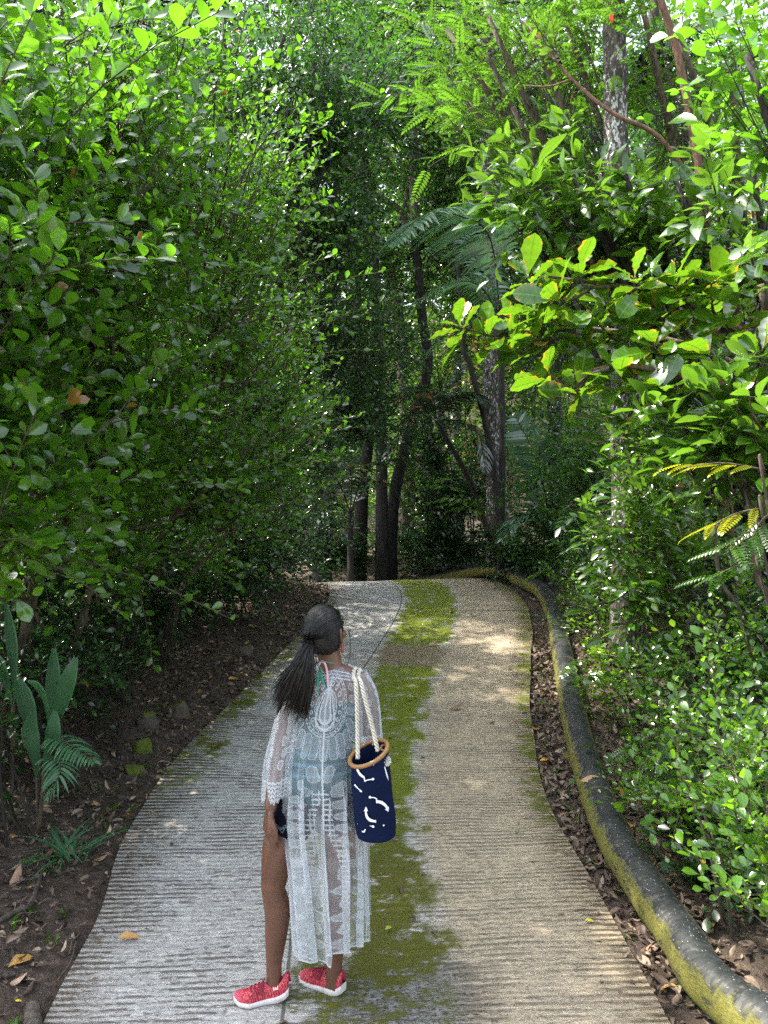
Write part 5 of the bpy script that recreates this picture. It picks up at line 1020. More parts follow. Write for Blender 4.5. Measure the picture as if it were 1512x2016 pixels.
def hand(w, fd, sd, nd, thumb, L=.165):
    """palm plus four bent fingers and a thumb; fd along the fingers, sd towards the thumb, nd towards the palm"""
    w, fd, sd, nd = [np.asarray(x, float) for x in (w, fd, sd, nd)]; fd, sd, nd = nrm(fd[None])[0], nrm(sd[None])[0], nrm(nd[None])[0]
    kn = w + fd * L * .50
    for k, (off, ln, cv) in enumerate([(.030, .80, .9), (.011, .90, 1.0), (-.009, .85, 1.15), (-.028, .68, 1.3)]):
        tube(bd, [w + sd * off * .45, w + fd * L * .26 + sd * off * .8, kn + sd * off], [.013, .0135, .0115], 12, n=9)
        l = L * .52 * ln; p = [kn + sd * off - fd * .012]; d = fd.copy()
        for j, (sg, bend) in enumerate([(.46, .35), (.31, .55), (.23, .45)]):
            c, s_ = math.cos(bend * cv), math.sin(bend * cv); d = nrm((d * c + nd * s_ * (1 if j < 2 else .9))[None])[0]; p.append(p[-1] + d * l * sg + (fd * .012 if j == 0 else 0))
        tube(bd, p, [.0098, .0088, .0080, .0062], 12, n=16); blob(bd, p[-1], (.0062,) * 3, None, 10)
    t0 = w + fd * L * .14 + sd * .018; t1 = w + fd * L * .36 + sd * .040 + nd * .012; t2 = w + fd * L * .56 + sd * .042 + nd * .024; t3 = w + fd * L * .68 + sd * .036 + nd * .030
    tube(bd, [t0, t1, t2, t3], [.014, .0125, .0098, .0075], 12, n=14); blob(bd, t3, (.0075,) * 3, None, 10)
hand((-.454, 3.028, .812), (-.10, -.08, -1), (.45, -.88, .05), (.88, .45, -.05), 1)
hand((-.050, 3.212, .882), (-.02, .25, -1), (-.2, .95, .2), (-.95, -.2, 0), 1)
for a, yv in (((-.449, 3.115, .05), (-.97, -.10)), ((-.207, 3.145, .05), (-.86, .50))):   # feet inside the shoes
    a = np.array(a); y3 = np.array([yv[0], yv[1], 0]); tube(bd, [a - y3 * .025, a + y3 * .05 + [0, 0, -.012], a + y3 * .13 + [0, 0, -.022]], [.030, .026, .018], 14, n=12)
g = G('tan_skin'); o = g.obj(); n1 = g.noise(o, 9, 4); n2 = g.noise(o, 160, 2)
n3 = g.noise(o, 38, 4, .65); col = g.mix(n1, (.088, .039, .023), (.150, .070, .044)); col = g.mix(g.math('MULTIPLY', g.step(n3, .52, .66), .35), col, (.055, .024, .015)); M_skin = g.done(g.bsdf(col, g.mix(n1, (.36, .36, .36), (.50, .50, .50)), g.bump(n2, .06, .004), **{'Subsurface Weight': .08, 'Subsurface Radius': (.01, .004, .002), 'Specular IOR Level': .45}))
fuse('body', bd, .0042, 5, M_skin, person)
for s in (-1, 1):
    e = MB(); blob(e, hd(s * .031, .070, .006), (.0125, .0125, .0095), HR, 16); obj('eye', e, flat_mat('eye_white', (.75, .73, .70), .2), person)
    e2 = MB(); blob(e2, hd(s * .031, .079, .006), (.006, .005, .006), HR, 12); obj('iris', e2, flat_mat('dark_iris', (.02, .012, .008), .15), bpy.data.objects.get('eye') if s < 0 else bpy.data.objects['eye.001'])
    b = MB(); tube(b, [hd(s * .016, .088, .026), hd(s * .033, .086, .031), hd(s * .050, .072, .026)], [.0028, .0036, .002], 8, n=9); obj('eyebrow', b, flat_mat('brow_hair', (.02, .014, .011), .6), person)
l = MB(); blob(l, hd(0, .0905, -.0555), (.021, .006, .0052), HR, 16); blob(l, hd(0, .0885, -.0640), (.018, .006, .0056), HR, 16); obj('lips', l, flat_mat('lip_skin', (.30, .10, .085), .4), person)

# hair: a cap of combed strands and the ponytail
TIE = Q(612, 1256, -.055)
hb = MB(); er = np.array([.082, .098, .104])
def on_head(d, k=1.0): return HC + (HR @ (d * er * k).T).T + HR @ np.array([0, -.004, .012])
tl_ = HR.T @ (TIE - HC); tl_ = tl_ / er; tl_ /= np.linalg.norm(tl_)
n = 1500; d0 = []
while len(d0) < n:
    a = rng.standard_normal(3); a /= np.linalg.norm(a)
    hl = .52 if a[2] > .25 else (.18 + .5 * max(a[2], -.3))
    if a[1] < hl and a[2] > -.86 - .10 * a[1]: d0.append(a)
d0 = np.array(d0); th = np.arccos(np.clip(d0 @ tl_, -1, 1))
keep = th > .12; d0, th = d0[keep], th[keep]; n = len(d0)
far = np.minimum(1, .4 / th) ; tt = np.linspace(0, 1, 9)
S = []; 
for k in tt:
    w_ = (np.sin((1 - k) * th)[:, None] * d0 + np.sin(k * th)[:, None] * tl_) / np.sin(th)[:, None]; S.append(on_head(w_, (1.0 + .035 * np.sin(np.pi * k) * rng.random((n, 1)) + .045 * rng.random((n, 1)) ** 2)))
S = np.stack(S, 1); S[:, -1] = TIE + .012 * rng.standard_normal((n, 3))
tubes(hb, S, .0030 * np.array([.6, 1, 1, 1, 1, 1, 1, .9, .7])[None] * (.6 + .7 * rng.random((n, 1))), 4)
th_, ph_ = np.linspace(0, np.pi, 25), np.arange(40) / 40 * 2 * np.pi       # scalp under the strands
D = np.stack([np.sin(th_)[:, None] * np.cos(ph_), np.sin(th_)[:, None] * np.sin(ph_), -np.cos(th_)[:, None] * np.ones(40)], -1)
fade = smoothstep(.10, .50, D[..., 1] + .55 * np.clip(-D[..., 2] - .1, 0, 1) - .22 * np.clip(D[..., 2], 0, 1)) + smoothstep(.55, .85, -D[..., 2])
sc = on_head(D.reshape(-1, 3), 1.0).reshape(D.shape); ctr = HC; sc = ctr + (sc - ctr) * (1 - .30 * np.clip(fade, 0, 1))[..., None]; grid(hb, sc, closed=True)
n = 620; u_ = rng.random(n); w_ = rng.random(n)
end = np.stack([Q(540, 1362)[0] + (Q(612, 1)[0] - Q(540, 1)[0]) * u_ ** .85, PD - .055 - .05 * w_, Q(0, 1358)[2] - (Q(0, 1405)[2] - Q(0, 1365)[2]) * 0 - .065 * u_ + .038 * rng.standard_normal(n) - .02 * rng.random(n) ** 3], -1)
p0 = TIE + rng.standard_normal((n, 3)) * [.009, .008, .010]
p1 = TIE + np.stack([-.012 + .050 * (u_ - .4) + .007 * rng.standard_normal(n), -.022 - .012 * w_, -.055 + .01 * rng.standard_normal(n)], -1)
p2 = p1 * .48 + end * .52 + np.stack([.010 * (u_ - .3) + .005 * rng.standard_normal(n), -.012 * w_, .004 * rng.standard_normal(n)], -1)
k = np.linspace(0, 1, 12)[None, :, None]; c1, c2 = p0 + (p1 - p0) * 1.5, p2 + (p2 - end) * .2
PT = p0[:, None] * (1 - k) ** 3 + 3 * c1[:, None] * k * (1 - k) ** 2 + 3 * c2[:, None] * k * k * (1 - k) + end[:, None] * k ** 3
PT = PT + .0055 * k * np.sin(k * 9 + rng.random((n, 1, 1)) * 6.28) * rvec(n)[:, None]
tubes(hb, PT, .0021 * np.array([.8, 1, 1, 1, 1, 1, 1, 1, .9, .8, .6, .25])[None] * (.6 + .8 * rng.random((n, 1))), 4)
fly = [[hd(.08, .03, .04), Q(688, 1250), Q(690, 1285), Q(684, 1310)], [hd(.075, .035, .05), Q(686, 1235), Q(689, 1262), Q(688, 1290)], [TIE + [.01, -.01, -.005], Q(628, 1300, -.07), Q(645, 1340, -.08), Q(640, 1364, -.09), Q(628, 1350, -.09)], [TIE, Q(626, 1270, -.07), Q(636, 1267, -.09)], [Q(640, 1218, -.08), Q(655, 1205, -.06), Q(662, 1203, -.03)]]
for f_ in fly: tube(hb, f_, .0011, 4, n=16)
for j in range(26):
    x0 = 600 + 60 * rng.random(); tube(hb, [Q(x0, 1212 + 30 * rng.random(), -.075 - .02 * rng.random()), Q(x0 - 5 + 6 * rng.standard_normal(), 1235 + 10 * rng.random(), -.11), TIE + [0, -.012, 0]], .0012, 4, n=8)
g = G('black_hair'); vec, u, v, r = g.attr(); M_hair = g.done(g.bsdf(g.mix(r, (.0012, .0011, .0013), (.0075, .0060, .0055)), .34, **{'Specular IOR Level': .35}))
hair = obj('hair', hb, M_hair, person)
m_ = MB(); a = np.linspace(0, 2 * np.pi, 20); ax = nrm((p1.mean(0) - TIE)[None])[0]; s1 = nrm(np.cross(ax, [0, 1, 0])[None])[0]; s2 = np.cross(ax, s1)
tube(m_, TIE + ax * .008 + .016 * (np.cos(a)[:, None] * s1 + np.sin(a)[:, None] * s2), .005, 8, cap=False); obj('hair_tie', m_, flat_mat('black_elastic', (.02, .018, .02), .7), hair)
m_ = MB(); e = hd(.084, -.016, -.040); tube(m_, [e + [0, 0, .012], e, e - [0, 0, .020], e - [0, 0, .034]], [.0015, .004, .0075, .003], 10, n=12); obj('earring', m_, flat_mat('red_brown_bead', (.22, .035, .02), .35), person)

# swimsuit and shorts seen through the lace
def shell(rings, off): return [(c, rx + off, ry + off, y) for c, rx, ry, y in rings]
sw = MB(); dn = dense(TOR, 60); sub = [r for r in dn if .80 < r[0][2] < 1.235]; V = shell(sub, .005); rings_loft(sw, V, 40)
g = G('teal_swim_fabric'); o = g.obj(); vz = g.voro(o, 34); zz = g.n('SeparateXYZ'); g.t.links.new(o, zz.inputs[0])
bandz = g.step(g.math('ABSOLUTE', g.math('SUBTRACT', zz.outputs[2], .985 - GZ0)), .075, .045)
col = g.mix(g.noise(o, 12, 3), (.003, .045, .065), (.008, .085, .110)); col = g.mix(g.math('MULTIPLY', bandz, g.step(g.math('SINE', g.math('MULTIPLY', zz.outputs[2], 150.0)), .2, .8)), col, (.05, .17, .24))
M_swim = g.done(g.bsdf(col, .65)); swim = obj('swimsuit', sw, M_swim, person)
m_ = MB()
tube(m_, [Q(652, 1368, -.075), Q(648, 1340, -.070), Q(646, 1318, -.052), Q(641, 1300, -.056), Q(634, 1298, -.056), Q(630, 1306, -.058)], [.0045, .0045, .0045, .0045, .004, .003], 8, n=20); obj('halter_strap', m_, flat_mat('pale_pink_strap', (.55, .36, .38), .6), swim)
m_ = MB()
for q_ in ([Q(633, 1308, -.06), Q(628, 1335, -.07), Q(631, 1372, -.08)], [Q(632, 1308, -.06), Q(637, 1330, -.07), Q(650, 1362, -.083)]): tube(m_, q_, [.005, .006, .003], 8, n=12, flat=.4)
tube(m_, [Q(626, 1300, -.05), Q(640, 1297, -.060), Q(660, 1304, -.03)], .0022, 6, n=12); obj('necklace_ribbon', m_, flat_mat('green_ribbon', (.02, .20, .13), .5), person)
sh = MB(); rings_loft(sh, shell([r for r in dn if r[0][2] < .84], .009), 36)
for kk, zt in (('l', .686), ('r', .70)):
    lp = spline(LEG[kk][0], 80); lr = np.interp(np.linspace(0, 9, 80), np.arange(10), LEG[kk][1]); ok = (lp[:, 2] > zt); tube(sh, lp[ok], lr[ok] + .014 + .006 * smoothstep(.80, .69, lp[ok][:, 2]), 28)
g = G('navy_print_shorts'); o = g.obj(); sx = g.n('SeparateXYZ'); g.t.links.new(o, sx.inputs[0]); z_ = sx.outputs[2]; ax_ = g.math('ADD', sx.outputs[0], sx.outputs[1])
tri = g.math('ABSOLUTE', g.math('SUBTRACT', g.math('FRACT', g.math('MULTIPLY', ax_, 34.0)), .5))
l1 = g.step(g.math('ABSOLUTE', g.math('SUBTRACT', g.math('ADD', z_, g.math('MULTIPLY', tri, -.018)), .684 - GZ0 + .004)), .0022, .001)
l2 = g.step(g.math('ABSOLUTE', g.math('SUBTRACT', g.math('ADD', z_, g.math('MULTIPLY', tri, -.045)), .722 - GZ0)), .0026, .001)
l3 = g.math('MULTIPLY', g.step(g.math('ABSOLUTE', g.math('SUBTRACT', g.math('ADD', z_, g.math('MULTIPLY', tri, -.03)), .735 - GZ0)), .006, .004), g.step(g.noise(o, 220, 2), .45, .55))
pt = g.math('MAXIMUM', g.math('MAXIMUM', l1, l2), l3); col = g.mix(g.math('MULTIPLY', pt, .7), (.004, .005, .011), (.22, .28, .33))
fuse('shorts', sh, .006, 3, g.done(g.bsdf(col, .85, **{'Specular IOR Level': .1})), person)

# shoes
def shoe(heel, dirv, L, lat, lift):
    d = nrm(np.array([dirv[0], dirv[1], 0.0])[None])[0]; s = np.array([d[1], -d[0], 0]); hz = np.array([heel[0], heel[1], 0]); gz_ = heel[2]
    t = np.linspace(0, 1, 34); k = np.linspace(0, 1, 9)
    wf = np.interp(t, [0, .05, .2, .45, .7, .88, .97, 1], [.018, .028, .033, .031, .042, .038, .022, .006]); cx = np.interp(t, [0, .4, .7, 1], [0, .002, -.004, .004]) * lat
    topz = np.interp(t, [0, .08, .20, .34, .46, .60, .75, .9, .97, 1], [.088, .094, .074, .070, .082, .072, .058, .046, .036, .024]); solez = np.interp(t, [0, .1, .3, .6, .85, 1], [.034, .031, .027, .023, .022, .024])
    bot = np.interp(t, [0, .08, .2, .75, .9, 1], [.016, .005, 0, 0, .004, .013]) + np.interp(t, [0, .45], [lift, 0]) * (t < .45)
    P3 = lambda tt, x, z: hz + d * (tt * L)[:, None] + s * x[:, None] + np.array([0, 0, 1.0]) * (gz_ + z)[:, None]
    up_ = MB(); ring = []
    for a in np.linspace(0, np.pi, 21):                               # side, over the top, side
        c = math.cos(a); q = abs(math.sin(a)) ** .62
        x = np.sign(c) * abs(c) ** .75 * wf * (1 - .32 * q ** 2 * np.interp(t, [0, .1, .5, .8, 1], [.9, .8, 1, .9, .4])) + cx; z = bot + solez - .004 + (topz - solez) * q
        ring.append(P3(t, x, z))
    R_ = np.stack(ring, 1)
    ca = (t >= .06) & (t <= .40)                                      # the opening for the ankle: pull the middle down inside
    for j in range(7, 14):
        R_[ca, j, 2] -= .030 * np.sin(np.pi * np.clip((t[ca] - .06) / .34, 0, 1)) ** .5 * (1 - ((j - 10) / 3.6) ** 2)
    A = np.zeros(R_.shape); A[..., 0] = np.linspace(-1, 1, 21)[None]; A[..., 1] = t[:, None]
    grid(up_, R_, A); bk = R_[0].mean(0); up_.add(np.vstack([R_[0], bk[None]]), None, [(21, j, j + 1) for j in range(20)]); fr = R_[-1].mean(0); up_.add(np.vstack([R_[-1], fr[None]]), None, [(21, j + 1, j) for j in range(20)])
    so = MB(); V = np.stack([P3(t, wf * 1.10 * e + cx, bot + z) for e, z in ((-.80, 0 * t), (-1.0, .006 + 0 * t), (-1.03, solez * .6), (-.98, solez), (.98, solez), (1.03, solez * .6), (1.0, .006 + 0 * t), (.80, 0 * t))], 1)
    grid(so, V, closed=True)
    for e_, o_ in ((0, 1), (-1, 0)): so.add(np.vstack([V[e_], V[e_].mean(0)[None]]), None, [(8, j, (j + 1) % 8) for j in range(8)])
    rub = MB(); Vr = np.stack([P3(t[:12], wf[:12] * e + cx[:12], bot[:12] - .0015 + 0 * t[:12]) for e in (-.78, .78)], 1); grid(rub, Vr); 
    so_e = empty('shoe', tuple(hz + [0, 0, gz_])); so_e.parent = person; so_e.location = Vector(hz + [0, 0, gz_]) - ORG[person]
    obj('upper', up_, M_shoe, so_e); obj('sole', so, M_sole, so_e)
    at = lambda tt, a: np.array([np.interp(tt, t, np.interp(0, [0], [0]) + R_[:, int(round(a)), i]) for i in range(3)])
    col_ = MB(); tube(col_, [at(.05, 10), at(.09, 7), at(.20, 6.6), at(.32, 6.8), at(.41, 8), at(.42, 10), at(.41, 12), at(.32, 13), at(.20, 13.2), at(.09, 13), at(.05, 10)], .0042, 8, n=50, cap=False); obj('collar', col_, M_shoe_d, so_e)
    la = MB()
    for f_ in (.46, .53, .60, .67): tube(la, [at(f_, 6), at(f_ + .02, 8) + [0, 0, .003], at(f_ + .02, 12) + [0, 0, .003], at(f_, 14)], .0022, 6, n=12)
    near = 0 if (s[1] > 0) == False else 20; side_ = 6 if R_[16, 4, 1] < R_[16, 16, 1] else 14; out = np.array([0, -.008, 0])
    k0 = at(.47, 10) + [0, 0, .006]
    tube(la, [k0, at(.50, side_) + out + [0, 0, .006], at(.55, side_ + (side_ - 10) * .5) + out, at(.50, side_ + (side_ - 10) * .8) + out * 1.4, at(.47, side_) + out + [0, 0, .004], k0], .0026, 6, n=28)
    tube(la, [k0, at(.56, side_) + out + [0, 0, .010], at(.66, side_ + (side_ - 10) * .4) + out, at(.70, side_ + (side_ - 10) * .5) + out], .0024, 6, n=16); tube(la, [k0, k0 + [.006, -.002, .012], k0 + [.010, -.004, .018]], .0022, 6, n=6)
    obj('lace', la, M_shoe_dd, so_e)
    tb = MB(); tube(tb, [at(.0, 10) + [0, 0, -.035] - d * .004, at(.02, 10) - d * .003, at(.045, 10) + [0, 0, .006]], [.006, .0055, .005], 8, n=10, flat=.4); obj('heel_tab', tb, M_shoe_dd, so_e)
    if lat > 0:                                                       # pale mark of two crossing arches on the outer side
        lg = MB(); c = lambda a, b: at(a, (4.6 if side_ == 6 else 15.4) + b) + [0, -.0022, 0]
        q = -1 if side_ == 6 else 1
        for pts in ([c(.19, -1.2 * q), c(.205, .1 * q), c(.235, .5 * q), c(.265, .1 * q), c(.28, -1.2 * q)], [c(.19, 1.5 * q), c(.205, .4 * q), c(.235, .0), c(.265, .4 * q), c(.28, 1.5 * q)]): tube(lg, pts, [.0016, .0032, .0026, .0032, .0016], 6, n=18, flat=.6)
        obj('emblem', lg, flat_mat('pale_pink_print', (.75, .45, .42), .5), so_e)
g = G('red_knit_shoe'); vec, u, v, r = g.attr(); o = g.obj(); vo = g.voro(g.scale(vec, (9, 34, 0)), 1.0)
wv = g.math('SINE', g.math('ADD', g.math('MULTIPLY', v, 150.0), g.math('MULTIPLY', u, 18.0)))
col = g.mix(g.step(wv, -.2, .9), (.20, .005, .020), (.50, .030, .050)); col = g.mix(g.step(vo.outputs[0], .25, .5), (.62, .10, .11), col)
col = g.mix(g.step(v, .80, .94), col, (.52, .07, .12)); M_shoe = g.done(g.bsdf(col, .62, g.bump(wv, .4, .003)))
M_shoe_d = flat_mat('dusky_pink_collar', (.42, .055, .10), .8); M_shoe_dd = flat_mat('dark_red_lace', (.20, .008, .030), .7)
g = G('white_foam_sole'); o = g.obj(); M_sole = g.done(g.bsdf(g.mix(g.step(g.noise(o, 30, 4), .5, .75), (.58, .55, .53), (.36, .31, .28)), .55))
LHX = ((-.388, 3.105, GZ0 - .002)); shoe(LHX, (-.975, -.10), .222, 1, .012)
shoe((-.166, 3.128, float(zroad(3.13))), (-.86, .51), .215, -1, 0)

# the sheer lace kimono: density of the weave worked out thread by thread
def capsule(s, z, a, b, r):
    """signed distance to a rounded stroke from a to b"""
    ax, az = a; bx, bz = b; dx, dz = bx - ax, bz - az; L2 = dx * dx + dz * dz + 1e-9
    h = np.clip(((s - ax) * dx + (z - az) * dz) / L2, 0, 1); return np.hypot(s - ax - dx * h, z - az - dz * h) - r
def petal(D, s, z, a, b, r, fill=.37, line=.66, w=.0019):
    d = capsule(s, z, a, b, r); D = np.where(d < 0, np.maximum(D, fill + .08 * np.sin(s * 1400) * np.sin(z * 1400)), D); return np.where(np.abs(d) < w, np.maximum(D, line), D)
def lace_back(s, z):
    D = np.full(s.shape, .20) + .04 * np.sin(z * 55 + 3 * np.sin(s * 40))
    zc = 1.195; ry = np.where(z > zc, .155, .118); e = np.hypot(s / .082, (z - zc) / ry); an = np.arctan2((z - zc) / ry, s / .082)
    for rr, w in ((1.0, .020), (.91, .016), (.80, .016), (.50, .024), (.42, .018)): D = np.where(np.abs(e - rr) < w, np.maximum(D, .75), D)
    D = np.where((np.abs(e - .955) < .05) & (np.sin(an * 36) > .75), .9, D); D = np.where((np.abs(e - .855) < .03) & (np.cos(an * 20) > .93), .95, D)
    lp = np.hypot((e - .68) / .085, (((an * 16 / (2 * np.pi)) % 1) - .5) / .27); D = np.where((lp < 1) & (lp > .55), .9, D); D = np.where((e < .8), np.minimum(D, .9), D)
    t = np.hypot(s / np.maximum(.034 * (1 - np.clip((z - 1.17) / .13, -.2, 1)) ** .7, .002), np.where(z > 1.17, 0, (z - 1.17) / .062))
    for rr, w in ((1.0, .09), (.62, .09)): D = np.where((np.abs(t - rr) < w) & (z < 1.30), np.maximum(D, .95), D)
    D = np.where((t < .62) & (z < 1.28), np.maximum(D, .45), D); D = np.where((np.abs(s) < .0035) & (z < 1.34) & (z > .2), np.maximum(D, .85), D)
    for zz in (1.352, 1.338, 1.324): D = np.where((np.abs(z - zz + .12 * np.abs(s)) < .0025) & (np.abs(s) < .12), .9, D)
    for x in (-.062, -.030, .002, .034, .064): D = petal(D, s, z, (x * .95, 1.058 + abs(x) * .35), (x * 1.12, .992 + abs(x) * .2), .0135)
    for sg in (-1, 1):
        for (a, b, r) in (((.105, 1.235), (.130, 1.238), .014), ((.098, 1.185), (.128, 1.178), .014), ((.097, 1.140), (.118, 1.110), .015), ((.088, 1.095), (.100, 1.045), .014), ((.098, 1.285), (.125, 1.270), .013), ((.150, 1.22), (.175, 1.20), .014), ((.150, 1.17), (.178, 1.16), .014)):
            D = petal(D, s, z, (sg * a[0], a[1]), (sg * b[0], b[1]), r)
        for k_ in range(5): D = petal(D, s, z, (sg * (.125 + .012 * k_), 1.075 - .040 * k_), (sg * (.158 + .006 * k_), 1.072 - .046 * k_), .0125)
        D = petal(D, s, z, (sg * .150, .90), (sg * .140, .86), .012); D = petal(D, s, z, (sg * .165, .93), (sg * .172, .89), .012)
        # lower flower: petals climbing on both sides of two ladder columns
        for (a, b, r) in (((.022, .905), (.030, .945), .015), ((.045, .850), (.070, .885), .016), ((.055, .800), (.088, .822), .016), ((.060, .752), (.092, .760), .016), ((.060, .706), (.094, .702), .016), ((.060, .655), (.092, .640), .016), ((.058, .600), (.084, .570), .016)):
            D = petal(D, s, z, (sg * a[0], a[1]), (sg * b[0], b[1]), r, .46)
        col_ = np.abs(np.abs(s) - (.012 + .055 * np.clip((.86 - z) / .45, 0, 1)) ) < .011
        D = np.where(col_ & (z < .86) & (z > .40) & (((np.sin(z * 300) > .55)) | (np.sin(s * 520) > .8)), np.maximum(D, .85), D)
        for k_ in range(9):
            zz = .56 - .055 * k_; D = petal(D, s, z, (sg * (.105 + .012 * (k_ % 2)), zz), (sg * (.128 + .012 * (k_ % 2)), zz + .012), .0135, .46)
            D = petal(D, s, z, (sg * (.040 - .008 * (k_ % 2)), zz - .06), (sg * (.044 + .004 * (k_ % 2)), zz - .030), .012, .46)
    net = (np.abs(np.sin((s + z) * 130)) < .16) | (np.abs(np.sin((s - z) * 130)) < .16)
    D = np.where(net & (z < .235) & (s < -.03), np.maximum(D, .75), D); D = np.where(net & (np.abs(s + .09) < .03) & (z < .80) & (z > .62), np.maximum(D, .75), D)
    return D
def lace_sleeve(u, z, z0, z1):
    D = np.full(u.shape, .26); f = (z - z1) / (z0 - z1)
    for k_ in range(5): D = np.where(np.abs(f - .03 - .035 * k_) < .007, .92, D)
    D = np.where((f < .17) & (np.sin(u * 150) > .7), np.maximum(D, .75), D)
    for k_ in range(7):
        zz = .92 - .10 * k_
        for c in (-.9, .15, 1.1): 
            d = np.hypot((u - c - .12 * (k_ % 2)) / .16, (f - zz) / .038); D = np.where(d < 1, np.maximum(D, .55), D); D = np.where(np.abs(d - 1) < .14, .92, D)
    return D
ZR = np.array([1.368, 1.348, 1.32, 1.285, 1.22, 1.10, .95, .75, .55, .35, .15, .08])
CX = np.array([-.203, -.205, -.212, -.224, -.236, -.241, -.245, -.242, -.226, -.217, -.207, -.205]); AX = np.array([.050, .088, .125, .150, .160, .162, .162, .163, .154, .150, .146, .146]); BY = np.array([.056, .070, .086, .100, .114, .120, .140, .160, .165, .165, .165, .165])
nz, nt = 560, 420
th = np.linspace(-2.35, 2.35, nt); ss = th * .150
zb = np.where(ss < -.006 + .0 * ss, .092, .142); zb = .238 + (.285 - .238) * smoothstep(-.004, .002, ss) + .004 * np.sin(ss * 60)
f = np.linspace(0, 1, nz)[:, None]; z = 1.366 * (1 - f) + zb[None] * f
o_ = np.argsort(ZR); cx = np.interp(z, ZR[o_], CX[o_]); ax = np.interp(z, ZR[o_], AX[o_]); by = np.interp(z, ZR[o_], BY[o_])
fold = smoothstep(1.20, .70, z) * .17 + smoothstep(1.30, 1.12, z) * .03
ph_ = th[None] * 7.5 + .5 * np.sin(z * 3 + th[None] * 2); fo = np.sin(ph_) * .55 + .45 * np.sin(th[None] * 13.3 + 1.3 + .8 * np.sin(z * 4)) + .5 * np.sign(np.sin(ph_ * .5 + .7)) * np.abs(np.sin(ph_ * .5 + .7)) ** 3
k_ = 1 + fold * fo
bx_ = smoothstep(1.15, .85, z); tc_ = np.clip(th[None] * .98, -1.9, 1.9); sn_, cs_ = np.sin(tc_), np.cos(th[None]); sp_ = np.sign(sn_) * np.abs(sn_) ** (1 - .22 * bx_); cp_ = np.sign(cs_) * np.abs(cs_) ** (1 - .42 * bx_)
X = cx + ax * sp_ * (1 + .10 * fold * fo); Y = PD + .012 - by * cp_ * k_
X = X + .022 * np.cos(ph_ * 2 + .6) * smoothstep(1.15, .6, z) * np.abs(cs_) ** .5 + .010 * np.sin(th[None] * 31 + 3 * z) * smoothstep(1.1, .8, z) * np.abs(cs_) ** .5; sl_y = smoothstep(1.30, 1.368, z) * .03; Y = Y + sl_y
dens = lace_back(np.repeat(ss[None], nz, 0) + .004 * np.sin(z * 9), CAMZ - (CAMZ - z) * PD / Y)
dens = dens + smoothstep(1.05, .55, z) * .06; dens = np.where((f > .994), .95, dens); dens = np.where((np.abs(th)[None] > 2.30), .95, dens)
km = MB(); A = np.stack([dens, z * 0 + th[None], z], -1); grid(km, np.stack([X, Y, z], -1), A)
g = G('sheer_lace'); vec, dn_, tv, zv = g.attr(); o = g.obj()
df = g.n('BsdfDiffuse'); g.put(df.inputs[0], (.62, .66, .70)); tl2 = g.n('BsdfTranslucent'); g.put(tl2.inputs[0], (.60, .65, .70)); m1 = g.n('MixShader'); m1.inputs[0].default_value = .45
g.t.links.new(df.outputs[0], m1.inputs[1]); g.t.links.new(tl2.outputs[0], m1.inputs[2])
tp_ = g.n('BsdfTransparent'); m2 = g.n('MixShader'); lw = g.n('LayerWeight'); lw.inputs[0].default_value = .45
al = g.math('ADD', dn_, g.math('MULTIPLY', g.math('POWER', lw.outputs['Facing'], 1.5), .75), clamp=True); g.put(m2.inputs[0], al)
g.t.links.new(tp_.outputs[0], m2.inputs[1]); g.t.links.new(m1.outputs[0], m2.inputs[2]); M_lace = g.done(m2.outputs[0])
kim = obj('kimono', km, M_lace, person)
def sleeve(rows, ends, seed):
    """rows: (centre, rx, ry); the hem runs lower on one side"""
    c = spline([r[0] for r in rows], 200); rr = spline([(r[1], r[2], 0) for r in rows], 200); u = np.linspace(-np.pi, np.pi, 120); fz = np.linspace(0, 1, 200)[:, None]
    fo = .10 * np.sin(u * 5 + seed + 2 * fz) * fz + .06 * np.sin(u * 9 + 2 * seed) * fz
    X = c[:, :1] + rr[:, :1] * np.sin(u)[None] * (1 + fo); Y = c[:, 1:2] - rr[:, 1:2] * np.cos(u)[None] * (1 + fo); Z = c[:, 2:] + fz ** 3 * (ends * np.sin(u)[None] + .005 * np.sin(u * 22)[None])
    m_ = MB(); A = np.stack([lace_sleeve(np.repeat(u[None], 200, 0), c[:, 2:] + 0 * X, c[0, 2], c[-1, 2]), np.repeat(u[None], 200, 0), Z], -1); grid(m_, np.stack([X, Y, Z], -1), A); obj('sleeve', m_, M_lace, kim)
sleeve([((-.330, 3.135, 1.300), .050, .060), ((-.372, 3.13, 1.21), .058, .066), ((-.402, 3.125, 1.10), .056, .070), ((-.422, 3.115, .98), .062, .088), ((-.430, 3.105, .850), .060, .098)], .020, .4)
sleeve([((-.120, 3.138, 1.345), .050, .060), ((-.080, 3.132, 1.26), .054, .064), ((-.066, 3.128, 1.16), .054, .070), ((-.062, 3.13, 1.045), .054, .078)], .0, 1.9)

